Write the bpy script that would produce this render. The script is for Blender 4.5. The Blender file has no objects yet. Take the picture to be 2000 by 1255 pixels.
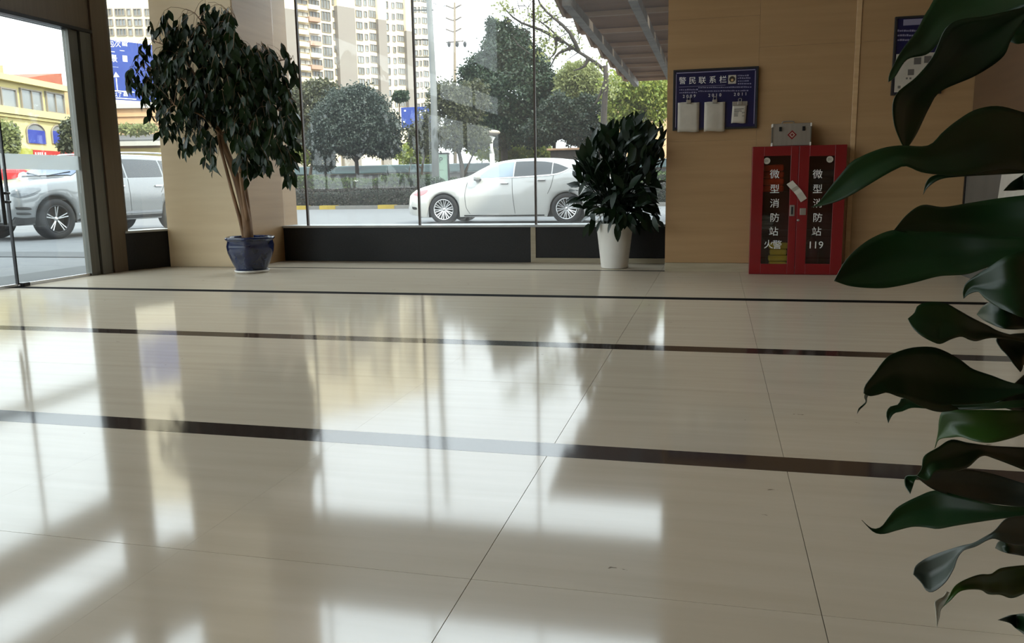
import bpy, math, random
import numpy as np
from mathutils import Matrix, Vector

random.seed(7)
rng = np.random.default_rng(7)
SC = bpy.context.scene
COL = SC.collection

# ------------------------------------------------------------------ camera
FPX, CXP, CYP, EYE = 1600.0, 1000.0, 627.5, 0.9
YAW, PITCH, ROLL = math.radians(-14.0), math.atan(269 / FPX), math.radians(0.96)
_f = np.array([math.sin(YAW) * math.cos(PITCH), math.cos(YAW) * math.cos(PITCH), -math.sin(PITCH)])
_r0 = np.array([math.cos(YAW), -math.sin(YAW), 0.0])
_u0 = np.cross(_r0, _f)
_r = _r0 * math.cos(ROLL) - _u0 * math.sin(ROLL)
_u = _r0 * math.sin(ROLL) + _u0 * math.cos(ROLL)
CAM = np.array([0, 0, EYE])
cd = bpy.data.cameras.new('camera')
cd.sensor_width = 36.0
cd.lens = FPX / 2000 * 36
cd.clip_start = 0.05
cd.clip_end = 1500
co = bpy.data.objects.new('camera', cd)
COL.objects.link(co)
co.matrix_world = Matrix(((_r[0], _u[0], -_f[0], 0), (_r[1], _u[1], -_f[1], 0), (_r[2], _u[2], -_f[2], EYE), (0, 0, 0, 1)))
SC.camera = co

# ------------------------------------------------------------------ world, sun, exposure
W = bpy.data.worlds.new('hazy_sky')
SC.world = W
W.use_nodes = True
nt = W.node_tree
nt.nodes.clear()
_tc = nt.nodes.new('ShaderNodeTexCoord')
_sp = nt.nodes.new('ShaderNodeSeparateXYZ')
_rp = nt.nodes.new('ShaderNodeValToRGB')
_bg = nt.nodes.new('ShaderNodeBackground')
_wo = nt.nodes.new('ShaderNodeOutputWorld')
nt.links.new(_tc.outputs['Generated'], _sp.inputs[0])
nt.links.new(_sp.outputs['Z'], _rp.inputs[0])
nt.links.new(_rp.outputs[0], _bg.inputs[0])
nt.links.new(_bg.outputs[0], _wo.inputs[0])
_rp.color_ramp.elements[0].position = 0.0
_rp.color_ramp.elements[0].color = (0.835, 0.865, 0.90, 1)
_rp.color_ramp.elements[1].position = 0.9
_rp.color_ramp.elements[1].color = (0.74, 0.81, 0.89, 1)
_bg.inputs[1].default_value = 3.2
sun = bpy.data.lights.new('sun', 'SUN')
sun.energy = 3.4
sun.angle = math.radians(4)
sun.color = (1.0, 0.93, 0.80)
so = bpy.data.objects.new('sun', sun)
COL.objects.link(so)
so.rotation_euler = Vector((0.62, -0.42, 0.66)).to_track_quat('Z', 'Y').to_euler()
so.location = (30, -20, 40)
SC.view_settings.view_transform = 'Standard'
SC.view_settings.look = 'None'
SC.view_settings.exposure = 0.68
SC.view_settings.gamma = 1.0
SC.view_settings.use_curve_mapping = False
SC.cycles.max_bounces = 12
SC.cycles.diffuse_bounces = 6
SC.cycles.transparent_max_bounces = 24
SC.cycles.caustics_reflective = False
SC.cycles.caustics_refractive = False
SC.cycles.use_denoising = True


# ------------------------------------------------------------------ helpers
def ray(px, py):
    return _f + _r * (px - CXP) / FPX - _u * (py - CYP) / FPX


def at(px, py, Y):
    d = ray(px, py)
    return CAM + d * (Y / d[1])


def atx(px, py, X):
    d = ray(px, py)
    return CAM + d * (X / d[0])


def gr(px, py, z=0.0):
    d = ray(px, py)
    return CAM + d * ((z - EYE) / d[2])


def dep(px, py, t):
    return CAM + ray(px, py) * t


class Facade:
    """vertical plane through two points seen at pixel columns pa, pb with given depths"""
    def __init__(s, pa, da, pb, db, zg=0.0):
        a, b = dep(pa, 350, da), dep(pb, 350, db)
        s.o = np.array([a[0], a[1], zg])
        e = b - a
        e[2] = 0
        s.w = np.linalg.norm(e)
        s.e = e / s.w
        s.n = np.array([s.e[1], -s.e[0], 0.0])
        if s.n @ (CAM - s.o) < 0:
            s.n = -s.n

    def uz(s, px, py):
        d = ray(px, py)
        t = ((s.o - CAM) @ s.n) / (d @ s.n)
        p = CAM + d * t
        return (p - s.o) @ s.e, p[2]

    def p(s, u, z, out=0.0):
        q = s.o + s.e * u + s.n * out
        return (q[0], q[1], z)


def lin(c):
    c = c / 255.0
    return c / 12.92 if c <= 0.04045 else ((c + 0.055) / 1.055) ** 2.4


def rgb(r, g, b):
    return (lin(r), lin(g), lin(b), 1.0)


M = {}


def mat(name, col, rough=0.5, metal=0.0, spec=0.5, var=None, scale=(8, 8, 8), detail=4.0, bump=0.0, coat=0.0,
        emit=None, island=False, trans=0.0, nrough=None, cior=1.5, crough=0.05):
    m = bpy.data.materials.new(name)
    m.use_nodes = True
    n = m.node_tree
    b = n.nodes['Principled BSDF']
    b.inputs['Base Color'].default_value = col
    b.inputs['Roughness'].default_value = rough
    b.inputs['Metallic'].default_value = metal
    b.inputs['Specular IOR Level'].default_value = spec
    b.inputs['Coat Weight'].default_value = coat
    b.inputs['Coat Roughness'].default_value = crough
    b.inputs['Coat IOR'].default_value = cior
    if var is not None or bump:
        tc = n.nodes.new('ShaderNodeTexCoord')
        mp = n.nodes.new('ShaderNodeMapping')
        mp.inputs['Scale'].default_value = scale
        no = n.nodes.new('ShaderNodeTexNoise')
        no.inputs['Scale'].default_value = 1.0
        no.inputs['Detail'].default_value = detail
        n.links.new(tc.outputs['Object'], mp.inputs[0])
        n.links.new(mp.outputs[0], no.inputs[0])
        if var is not None:
            rp = n.nodes.new('ShaderNodeValToRGB')
            rp.color_ramp.elements[0].position = 0.3
            rp.color_ramp.elements[1].position = 0.7
            rp.color_ramp.elements[0].color = col
            rp.color_ramp.elements[1].color = var
            if island:
                ge = n.nodes.new('ShaderNodeNewGeometry')
                rp.color_ramp.elements[0].position = 0.0
                rp.color_ramp.elements[1].position = 1.0
                n.links.new(ge.outputs['Random Per Island'], rp.inputs[0])
            else:
                n.links.new(no.outputs['Fac'], rp.inputs[0])
            n.links.new(rp.outputs[0], b.inputs['Base Color'])
        if bump:
            bp = n.nodes.new('ShaderNodeBump')
            bp.inputs['Strength'].default_value = bump
            bp.inputs['Distance'].default_value = 0.01
            n.links.new(no.outputs['Fac'], bp.inputs['Height'])
            n.links.new(bp.outputs[0], b.inputs['Normal'])
        if nrough:
            mr = n.nodes.new('ShaderNodeMapRange')
            mr.inputs['To Min'].default_value = nrough[0]
            mr.inputs['To Max'].default_value = nrough[1]
            n.links.new(no.outputs['Fac'], mr.inputs['Value'])
            n.links.new(mr.outputs[0], b.inputs['Roughness'])
    if emit:
        b.inputs['Emission Color'].default_value = emit[0]
        b.inputs['Emission Strength'].default_value = emit[1]
    if trans:
        out = n.nodes['Material Output']
        tl = n.nodes.new('ShaderNodeBsdfTranslucent')
        mx = n.nodes.new('ShaderNodeMixShader')
        mx.inputs[0].default_value = trans
        if var is not None:
            n.links.new(rp.outputs[0], tl.inputs[0])
        else:
            tl.inputs[0].default_value = col
        n.links.new(b.outputs[0], mx.inputs[1])
        n.links.new(tl.outputs[0], mx.inputs[2])
        n.links.new(mx.outputs[0], out.inputs[0])
    M[name] = m
    return m


def glassmat(name, tint=(0.93, 0.96, 0.95, 1), ior=1.45, haze=0.0):
    m = bpy.data.materials.new(name)
    m.use_nodes = True
    n = m.node_tree
    n.nodes.clear()
    o = n.nodes.new('ShaderNodeOutputMaterial')
    t = n.nodes.new('ShaderNodeBsdfTransparent')
    t.inputs[0].default_value = tint
    g = n.nodes.new('ShaderNodeBsdfGlossy')
    g.inputs['Roughness'].default_value = 0.0
    lw = n.nodes.new('ShaderNodeLayerWeight')      # facing term, the same from both sides of a pane
    lw.inputs[0].default_value = 0.5
    pw = n.nodes.new('ShaderNodeMath')
    pw.operation = 'POWER'
    pw.inputs[1].default_value = 5.0
    fr = n.nodes.new('ShaderNodeMath')
    fr.operation = 'MULTIPLY_ADD'
    f0 = ((ior - 1) / (ior + 1)) ** 2
    fr.inputs[1].default_value = 1 - f0
    fr.inputs[2].default_value = f0
    n.links.new(lw.outputs['Facing'], pw.inputs[0])
    n.links.new(pw.outputs[0], fr.inputs[0])
    mx = n.nodes.new('ShaderNodeMixShader')
    n.links.new(fr.outputs[0], mx.inputs[0])
    n.links.new(t.outputs[0], mx.inputs[1])
    n.links.new(g.outputs[0], mx.inputs[2])
    last = mx
    if haze:
        d = n.nodes.new('ShaderNodeBsdfTranslucent')
        d.inputs[0].default_value = (0.9, 0.92, 0.92, 1)
        d2 = n.nodes.new('ShaderNodeBsdfDiffuse')
        d2.inputs[0].default_value = (0.8, 0.82, 0.82, 1)
        ma = n.nodes.new('ShaderNodeMixShader')
        n.links.new(d.outputs[0], ma.inputs[1])
        n.links.new(d2.outputs[0], ma.inputs[2])
        m2 = n.nodes.new('ShaderNodeMixShader')
        m2.inputs[0].default_value = haze
        n.links.new(mx.outputs[0], m2.inputs[1])
        n.links.new(ma.outputs[0], m2.inputs[2])
        last = m2
    n.links.new(last.outputs[0], o.inputs[0])
    M[name] = m
    return m


ORG = {}


def tag(o, label=None, cat=None, group=None, kind=None):
    if label:
        o['label'] = label
    if cat:
        o['category'] = cat
    if group:
        o['group'] = group
    if kind:
        o['kind'] = kind
    return o


def empty(name, loc):
    o = bpy.data.objects.new(name, None)
    COL.objects.link(o)
    o.location = tuple(loc)
    o.empty_display_size = 0.1
    ORG[o.name] = np.array(loc, float)
    return o


def thing(name, loc, label, cat, group=None, kind=None):
    return tag(empty(name, loc), label, cat, group, kind)


class MB:
    def __init__(s):
        s.v, s.f, s.m = [], [], []

    def quad(s, a, b, c, d, m=0):
        i = len(s.v)
        s.v += [tuple(a), tuple(b), tuple(c), tuple(d)]
        s.f.append((i, i + 1, i + 2, i + 3))
        s.m.append(m)

    def box(s, x0, y0, z0, x1, y1, z1, m=0):
        x0, x1 = min(x0, x1), max(x0, x1)
        y0, y1 = min(y0, y1), max(y0, y1)
        z0, z1 = min(z0, z1), max(z0, z1)
        i = len(s.v)
        s.v += [(x0, y0, z0), (x1, y0, z0), (x1, y1, z0), (x0, y1, z0), (x0, y0, z1), (x1, y0, z1), (x1, y1, z1), (x0, y1, z1)]
        for q in ((0, 3, 2, 1), (4, 5, 6, 7), (0, 1, 5, 4), (1, 2, 6, 5), (2, 3, 7, 6), (3, 0, 4, 7)):
            s.f.append(tuple(i + k for k in q))
            s.m.append(m)
        return s

    def obox(s, c, a, b, d, m=0):
        """box from centre and three half vectors"""
        c, a, b, d = (np.array(q, float) for q in (c, a, b, d))
        if np.cross(a, b) @ d < 0:
            a = -a
        i = len(s.v)
        for sz in (-1, 1):
            for sx, sy in ((-1, -1), (1, -1), (1, 1), (-1, 1)):
                s.v.append(tuple(c + a * sx + b * sy + d * sz))
        for q in ((0, 3, 2, 1), (4, 5, 6, 7), (0, 1, 5, 4), (1, 2, 6, 5), (2, 3, 7, 6), (3, 0, 4, 7)):
            s.f.append(tuple(i + k for k in q))
            s.m.append(m)
        return s

    def fbox(s, F, u0, z0, u1, z1, o0, o1, m=0):
        c = np.array(F.p((u0 + u1) / 2, (z0 + z1) / 2, (o0 + o1) / 2))
        return s.obox(c, F.e * (u1 - u0) / 2, np.array([0, 0, (z1 - z0) / 2]), F.n * (o1 - o0) / 2, m)

    def tube(s, pts, rad, n=8, m=0, caps=True):
        pts = [np.array(p, float) for p in pts]
        if not hasattr(rad, '__len__'):
            rad = [rad] * len(pts)
        base = len(s.v)
        prev = None
        for k, p in enumerate(pts):
            t = pts[min(k + 1, len(pts) - 1)] - pts[max(k - 1, 0)]
            t = t / (np.linalg.norm(t) + 1e-9)
            if prev is None:
                a = np.cross(t, [0, 0, 1.0]) if abs(t[2]) < 0.9 else np.cross(t, [1.0, 0, 0])
            else:
                a = prev - t * (prev @ t)
            a = a / (np.linalg.norm(a) + 1e-9)
            prev = a
            b = np.cross(t, a)
            for j in range(n):
                w = 2 * math.pi * j / n
                s.v.append(tuple(p + (a * math.cos(w) + b * math.sin(w)) * rad[k]))
        for k in range(len(pts) - 1):
            for j in range(n):
                s.f.append((base + k * n + j, base + k * n + (j + 1) % n, base + (k + 1) * n + (j + 1) % n, base + (k + 1) * n + j))
                s.m.append(m)
        if caps:
            s.f.append(tuple(base + j for j in reversed(range(n))))
            s.m.append(m)
            e = base + (len(pts) - 1) * n
            s.f.append(tuple(e + j for j in range(n)))
            s.m.append(m)
        return s

    def lathe(s, prof, c=(0, 0, 0), n=32, m=0, axis='z', sq=None):
        base = len(s.v)
        for r, z in prof:
            for j in range(n):
                w = 2 * math.pi * j / n
                k = sq(w) if sq else 1.0
                x, y = r * k * math.cos(w), r * k * math.sin(w)
                if axis == 'z':
                    s.v.append((c[0] + x, c[1] + y, c[2] + z))
                elif axis == 'y':
                    s.v.append((c[0] + x, c[1] - z, c[2] + y))
                else:
                    s.v.append((c[0] + z, c[1] + x, c[2] + y))
        for k in range(len(prof) - 1):
            for j in range(n):
                s.f.append((base + k * n + j, base + k * n + (j + 1) % n, base + (k + 1) * n + (j + 1) % n, base + (k + 1) * n + j))
                s.m.append(m)
        return s

    def prism(s, poly, fn, d0, d1, m=0):
        """poly: list of (a,b); fn(a,b,d)->xyz; extruded between d0 and d1"""
        i = len(s.v)
        n = len(poly)
        for d in (d0, d1):
            for a, b in poly:
                s.v.append(tuple(fn(a, b, d)))
        s.f.append(tuple(i + k for k in range(n)))
        s.m.append(m)
        s.f.append(tuple(i + n + k for k in reversed(range(n))))
        s.m.append(m)
        for k in range(n):
            s.f.append((i + k, i + n + k, i + n + (k + 1) % n, i + (k + 1) % n))
            s.m.append(m)
        return s

    def grid(s, rows, m=0, loop=False):
        i = len(s.v)
        nr, nc = len(rows), len(rows[0])
        for r in rows:
            s.v += [tuple(p) for p in r]
        for a in range(nr - 1):
            for b in range(nc if loop else nc - 1):
                s.f.append((i + a * nc + b, i + a * nc + (b + 1) % nc, i + (a + 1) * nc + (b + 1) % nc, i + (a + 1) * nc + b))
                s.m.append(m)
        return s

    def text(s, body, size, fn, m=0, sx=1.0, mirror=False):
        vs, fs = text_geo(body)
        i = len(s.v)
        for x, y in vs:
            x = x * size * sx * (-1 if mirror else 1)
            s.v.append(tuple(fn(x, y * size)))
        for f in fs:
            s.f.append(tuple(i + k for k in f))
            s.m.append(m)
        return s

    def build(s, name, mats, parent=None, smooth=False, bevel=0.0, origin=None, fixn=False, solid=0.0):
        if parent is not None:
            og = ORG[parent.name]
        else:
            if origin is None:
                a = np.array(s.v)
                origin = np.array([(a[:, 0].min() + a[:, 0].max()) / 2, (a[:, 1].min() + a[:, 1].max()) / 2, a[:, 2].min()])
            og = np.array(origin, float)
        me = bpy.data.meshes.new(name)
        me.from_pydata([(a - og[0], b - og[1], c - og[2]) for a, b, c in s.v], [], s.f)
        if not isinstance(mats, (list, tuple)):
            mats = [mats]
        for q in mats:
            me.materials.append(M[q])
        if len(mats) > 1:
            me.polygons.foreach_set('material_index', s.m)
        if smooth:
            me.polygons.foreach_set('use_smooth', [True] * len(me.polygons))
        if fixn:
            import bmesh
            bm = bmesh.new()
            bm.from_mesh(me)
            bmesh.ops.recalc_face_normals(bm, faces=bm.faces)
            bm.to_mesh(me)
            bm.free()
        me.update()
        o = bpy.data.objects.new(name, me)
        COL.objects.link(o)
        ORG[o.name] = og
        if parent is not None:
            o.parent = parent
        else:
            o.location = tuple(og)
        if bevel:
            b = o.modifiers.new('bevel', 'BEVEL')
            b.width = bevel
            b.segments = 2
            b.limit_method = 'ANGLE'
            b.angle_limit = math.radians(50)
        if solid:
            b = o.modifiers.new('solid', 'SOLIDIFY')
            b.thickness = solid
            b.offset = 0
        return o


_TG = {}


def text_geo(body):
    if body in _TG:
        return _TG[body]
    cu = bpy.data.curves.new('t', 'FONT')
    cu.body = body
    cu.align_x = 'CENTER'
    cu.align_y = 'CENTER'
    cu.resolution_u = 3
    o = bpy.data.objects.new('t', cu)
    COL.objects.link(o)
    dg = bpy.context.evaluated_depsgraph_get()
    me = bpy.data.meshes.new_from_object(o.evaluated_get(dg))
    vs = [(v.co.x, v.co.y) for v in me.vertices]
    fs = [tuple(p.vertices) for p in me.polygons]
    bpy.data.objects.remove(o)
    bpy.data.curves.remove(cu)
    bpy.data.meshes.remove(me)
    _TG[body] = (vs, fs)
    return _TG[body]


def cat_rom(pts, n):
    """resample a polyline smoothly to n points by arc length"""
    P = np.array(pts, float)
    if len(P) < 3:
        t = np.linspace(0, 1, n)[:, None]
        return P[0] * (1 - t) + P[-1] * t
    Q = np.vstack([2 * P[0] - P[1], P, 2 * P[-1] - P[-2]])
    out = []
    for i in range(1, len(Q) - 2):
        for t in np.linspace(0, 1, 9)[:-1]:
            a, b, c, d = Q[i - 1], Q[i], Q[i + 1], Q[i + 2]
            out.append(0.5 * ((2 * b) + (-a + c) * t + (2 * a - 5 * b + 4 * c - d) * t ** 2 + (-a + 3 * b - 3 * c + d) * t ** 3))
    out.append(P[-1])
    out = np.array(out)
    L = np.concatenate([[0], np.cumsum(np.linalg.norm(np.diff(out, axis=0), axis=1))])
    t = np.linspace(0, L[-1], n)
    return np.stack([np.interp(t, L, out[:, k]) for k in range(out.shape[1])], 1)


def inpoly(x, y, poly):
    c = False
    j = len(poly) - 1
    for i in range(len(poly)):
        xi, yi = poly[i]
        xj, yj = poly[j]
        if (yi > y) != (yj > y) and x < (xj - xi) * (y - yi) / (yj - yi) + xi:
            c = not c
        j = i
    return c


def cloud_mesh(name, P, D, N, L, Wd, matname, parent, kind='stuff'):
    """many pointed leaves joined in one part: P base points, D direction, N side vectors"""
    n = len(P)
    D = D / (np.linalg.norm(D, axis=1)[:, None] + 1e-9)
    S = np.cross(D, N)
    S = S / (np.linalg.norm(S, axis=1)[:, None] + 1e-9)
    Nn = np.cross(S, D)
    L = L[:, None]
    Wd = Wd[:, None]
    V = np.empty((n, 4, 3))
    V[:, 0] = P
    V[:, 1] = P + D * L * 0.45 + S * Wd * 0.5 + Nn * L * 0.06
    V[:, 2] = P + D * L
    V[:, 3] = P + D * L * 0.45 - S * Wd * 0.5 + Nn * L * 0.06
    V = V.reshape(-1, 3) - ORG[parent.name]
    me = bpy.data.meshes.new(name)
    me.vertices.add(n * 4)
    me.vertices.foreach_set('co', V.astype(np.float32).ravel())
    me.loops.add(n * 4)
    me.loops.foreach_set('vertex_index', np.arange(n * 4, dtype=np.int32))
    me.polygons.add(n)
    me.polygons.foreach_set('loop_start', np.arange(0, n * 4, 4, dtype=np.int32))
    me.polygons.foreach_set('loop_total', np.full(n, 4, dtype=np.int32))
    me.materials.append(M[matname])
    me.update(calc_edges=True)
    me.validate()
    o = bpy.data.objects.new(name, me)
    COL.objects.link(o)
    o.parent = parent
    ORG[o.name] = ORG[parent.name]
    if kind:
        o['kind'] = kind
    return o


def leaf_mass(name, P, D, N, L, Wd, matname, parent):
    """leaves past the single ones, joined in one part; each a folded pointed blade"""
    T = np.array([0.0, 0.16, 0.36, 0.58, 0.8, 1.0])
    Wp = np.array([0.06, 0.62, 1.0, 0.86, 0.42, 0.02])
    n = len(P)
    D = D / (np.linalg.norm(D, axis=1)[:, None] + 1e-9)
    S = np.cross(D, N)
    S = S / (np.linalg.norm(S, axis=1)[:, None] + 1e-9)
    Z = np.cross(S, D)
    V = np.empty((n, 6, 3, 3))
    for i in range(6):
        c = P + D * (L * T[i])[:, None] - Z * (L * 0.2 * T[i] ** 2)[:, None]
        w = (Wd * 0.5 * Wp[i])[:, None]
        V[:, i, 0] = c - S * w + Z * w * 0.2
        V[:, i, 1] = c
        V[:, i, 2] = c + S * w + Z * w * 0.2
    q = np.array([(r * 3 + c, r * 3 + c + 1, r * 3 + c + 4, r * 3 + c + 3) for r in range(5) for c in range(2)])
    F = (q[None] + (np.arange(n) * 18)[:, None, None]).reshape(-1, 4)
    me = bpy.data.meshes.new(name)
    me.vertices.add(n * 18)
    me.vertices.foreach_set('co', (V.reshape(-1, 3) - ORG[parent.name]).astype(np.float32).ravel())
    me.loops.add(len(F) * 4)
    me.loops.foreach_set('vertex_index', F.astype(np.int32).ravel())
    me.polygons.add(len(F))
    me.polygons.foreach_set('loop_start', np.arange(0, len(F) * 4, 4, dtype=np.int32))
    me.polygons.foreach_set('loop_total', np.full(len(F), 4, dtype=np.int32))
    me.materials.append(M[matname])
    me.update(calc_edges=True)
    me.polygons.foreach_set('use_smooth', [True] * len(F))
    o = bpy.data.objects.new(name, me)
    COL.objects.link(o)
    o.parent = parent
    ORG[o.name] = ORG[parent.name]
    o['kind'] = 'stuff'
    return o


# ------------------------------------------------------------------ materials


def polished(name, col, var, scale, f0, f1, rough):
    """waxed stone: diffuse body under a mirror film that strengthens mildly towards grazing view"""
    m = mat(name, col, 0.5, var=var, scale=scale, detail=6)
    n = m.node_tree
    rp = next(q for q in n.nodes if q.type == 'VALTORGB')
    no = next(q for q in n.nodes if q.type == 'TEX_NOISE')
    n.nodes.remove(n.nodes['Principled BSDF'])
    d = n.nodes.new('ShaderNodeBsdfDiffuse')
    g = n.nodes.new('ShaderNodeBsdfGlossy')
    mr = n.nodes.new('ShaderNodeMapRange')
    mr.inputs['To Min'].default_value = rough[0]
    mr.inputs['To Max'].default_value = rough[1]
    n.links.new(no.outputs['Fac'], mr.inputs['Value'])
    n.links.new(mr.outputs[0], g.inputs['Roughness'])
    ge = n.nodes.new('ShaderNodeNewGeometry')
    mp = next(q for q in n.nodes if q.type == 'MAPPING')
    n.links.new(ge.outputs['Position'], mp.inputs[0])
    vo = n.nodes.new('ShaderNodeTexVoronoi')
    vo.inputs['Scale'].default_value = 5.0
    mp2 = n.nodes.new('ShaderNodeMapping')
    mp2.inputs['Scale'].default_value = (0.45, 1.6, 1.0)
    n.links.new(ge.outputs['Position'], mp2.inputs[0])
    wn = n.nodes.new('ShaderNodeTexNoise')
    wn.inputs['Scale'].default_value = 30.0
    n.links.new(ge.outputs['Position'], wn.inputs[0])
    ad = n.nodes.new('ShaderNodeMixRGB')
    ad.inputs[0].default_value = 0.06
    n.links.new(mp2.outputs[0], ad.inputs[1])
    n.links.new(wn.outputs['Color'], ad.inputs[2])
    n.links.new(ad.outputs[0], vo.inputs['Vector'])
    sp = n.nodes.new('ShaderNodeValToRGB')          # scuffs and grit with a shape of their own
    sp.color_ramp.elements[0].position = 0.022
    sp.color_ramp.elements[0].color = (0.35, 0.33, 0.3, 1)
    sp.color_ramp.elements[1].position = 0.04
    sp.color_ramp.elements[1].color = (1, 1, 1, 1)
    n.links.new(vo.outputs['Distance'], sp.inputs[0])
    mu = n.nodes.new('ShaderNodeMixRGB')
    mu.blend_type = 'MULTIPLY'
    mu.inputs[0].default_value = 1.0
    n.links.new(rp.outputs[0], mu.inputs[1])
    n.links.new(sp.outputs[0], mu.inputs[2])
    n.links.new(mu.outputs[0], d.inputs[0])
    lw = n.nodes.new('ShaderNodeLayerWeight')
    lw.inputs[0].default_value = 0.5
    pw = n.nodes.new('ShaderNodeMath')
    pw.operation = 'POWER'
    pw.inputs[1].default_value = 4.0
    ma = n.nodes.new('ShaderNodeMath')
    ma.operation = 'MULTIPLY_ADD'
    ma.inputs[1].default_value = f1
    ma.inputs[2].default_value = f0
    mx = n.nodes.new('ShaderNodeMixShader')
    n.links.new(lw.outputs['Facing'], pw.inputs[0])
    n.links.new(pw.outputs[0], ma.inputs[0])
    n.links.new(ma.outputs[0], mx.inputs[0])
    n.links.new(d.outputs[0], mx.inputs[1])
    n.links.new(g.outputs[0], mx.inputs[2])
    n.links.new(mx.outputs[0], n.nodes['Material Output'].inputs[0])


polished('floor_stone', rgb(209, 196, 176), rgb(201, 187, 166), (1.3, 14, 14), 0.19, 0.2, (0.065, 0.1))
polished('floor_stripe', rgb(48, 40, 37), rgb(66, 56, 51), (60, 60, 60), 0.2, 0.1, (0.06, 0.1))
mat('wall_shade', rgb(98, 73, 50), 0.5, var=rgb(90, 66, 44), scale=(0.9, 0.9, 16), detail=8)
mat('lamp_shade', rgb(150, 138, 124), 0.6)
mat('beam_grey', rgb(226, 231, 238), 0.7, var=rgb(216, 222, 230), scale=(1, 1, 1))
mat('groove', rgb(16, 13, 12), 0.9, spec=0.05)
mat('grout', rgb(92, 78, 62), 0.7)
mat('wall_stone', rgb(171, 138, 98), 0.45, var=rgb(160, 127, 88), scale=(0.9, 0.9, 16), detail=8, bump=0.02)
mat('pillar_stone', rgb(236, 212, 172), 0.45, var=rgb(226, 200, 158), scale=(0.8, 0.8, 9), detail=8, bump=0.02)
mat('trim_stone', rgb(205, 172, 130), 0.4, var=rgb(188, 154, 112), scale=(3, 3, 20))
mat('plaster', rgb(232, 228, 220), 0.8, var=rgb(226, 222, 214), scale=(2, 2, 2))
mat('dark_granite', rgb(22, 22, 22), 0.45, spec=0.3, var=rgb(32, 31, 31), scale=(90, 90, 90), detail=2)
mat('ledge', rgb(188, 190, 188), 0.5, var=rgb(170, 172, 172), scale=(4, 4, 4))
mat('skirting', rgb(170, 158, 134), 0.4, var=rgb(156, 144, 120), scale=(3, 30, 30))
mat('bronze_steel', rgb(100, 86, 70), 0.4, metal=0.2, var=rgb(92, 78, 64), scale=(40, 40, 1))
mat('steel', rgb(106, 104, 96), 0.4, metal=0.4, var=rgb(97, 96, 89), scale=(60, 60, 1))
mat('black_metal', rgb(22, 22, 24), 0.35, metal=0.3)
mat('seal', rgb(78, 66, 58), 0.5)
glassmat('glass', haze=0.03)
glassmat('door_glass', tint=(0.92, 0.96, 0.95, 1), haze=0.012)
glassmat('frosted', haze=0.85)
glassmat('cab_glass', tint=(0.78, 0.78, 0.78, 1), ior=1.5)
mat('asphalt', rgb(100, 101, 101), 0.85, var=rgb(91, 92, 93), scale=(3, 3, 3), detail=8)
mat('apron', rgb(76, 77, 77), 0.85, var=rgb(65, 66, 67), scale=(2, 2, 2), detail=8)
mat('concrete', rgb(103, 101, 97), 0.85, var=rgb(89, 88, 85), scale=(2, 2, 2), detail=6)
mat('yellow_paint', rgb(147, 126, 36), 0.6, var=rgb(130, 110, 36), scale=(4, 4, 4))
mat('soil', rgb(70, 58, 44), 0.95, var=rgb(50, 42, 34), scale=(20, 20, 20))
mat('bark', rgb(96, 78, 59), 0.85, var=rgb(68, 54, 42), scale=(12, 12, 3), bump=0.4)
mat('ficus_bark', rgb(150, 116, 84), 0.75, var=rgb(112, 84, 60), scale=(18, 18, 4), bump=0.3)
mat('dark_bark', rgb(59, 51, 44), 0.9, var=rgb(40, 35, 31), scale=(8, 8, 2), bump=0.4)
mat('white_gloss', rgb(236, 234, 228), 0.35, var=rgb(230, 226, 218), scale=(3, 3, 3))
mat('white_paper', rgb(192, 184, 170), 0.7, var=rgb(176, 168, 154), scale=(8, 8, 8))
mat('blue_glaze', rgb(20, 34, 76), 0.15, coat=0.4, var=rgb(13, 22, 52), scale=(9, 9, 9))
mat('navy', rgb(14, 15, 66), 0.35, var=rgb(11, 12, 56), scale=(2, 2, 2))
mat('ink', rgb(24, 22, 24), 0.6)
mat('white_ink', rgb(236, 234, 230), 0.5)
mat('silver_ink', rgb(150, 148, 176), 0.4, metal=0.4)
mat('cab_red', rgb(125, 8, 19), 0.35, coat=0.3, var=rgb(115, 6, 15), scale=(2, 2, 2))
mat('cab_inside', rgb(84, 16, 20), 0.6)
mat('alu', rgb(158, 152, 144), 0.38, metal=0.55, var=rgb(146, 140, 132), scale=(30, 30, 2))
mat('orange_cloth', rgb(214, 66, 26), 0.9, var=rgb(180, 46, 20), scale=(12, 12, 12), bump=0.4)
mat('grey_cloth', rgb(150, 148, 140), 0.9, var=rgb(120, 118, 112), scale=(12, 12, 12))
mat('yellow_cloth', rgb(220, 190, 60), 0.8)
mat('dark_cloth', rgb(46, 44, 46), 0.8, var=rgb(30, 30, 32), scale=(9, 9, 9))
mat('grey_steel', rgb(112, 108, 102), 0.45, metal=0.3, var=rgb(98, 94, 90), scale=(3, 3, 3))
mat('dracaena', rgb(14, 44, 13), 0.36, spec=0.4, var=rgb(9, 31, 9), scale=(6, 6, 6), trans=0.04)
mat('dracaena_young', rgb(52, 83, 21), 0.36, var=rgb(39, 66, 17), scale=(6, 6, 6), trans=0.25)
mat('dracaena_grey', rgb(62, 70, 62), 0.42, var=rgb(46, 54, 48), scale=(10, 10, 10), trans=0.1)
mat('dracaena_tip', rgb(176, 172, 156), 0.5, var=rgb(140, 132, 112), scale=(20, 20, 20))
mat('ficus_leaf', rgb(27, 49, 15), 0.42, spec=0.28, var=rgb(15, 30, 9), island=True, trans=0.12)
mat('ficus_leaf_one', rgb(26, 47, 15), 0.42, spec=0.28, var=rgb(17, 33, 10), scale=(5, 5, 5), trans=0.12)
mat('peace_leaf', rgb(15, 38, 14), 0.42, spec=0.35, var=rgb(10, 26, 10), scale=(5, 5, 5), trans=0.12)
mat('peace_leaf_mass', rgb(15, 36, 14), 0.42, spec=0.35, var=rgb(9, 23, 9), island=True, trans=0.12)
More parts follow.
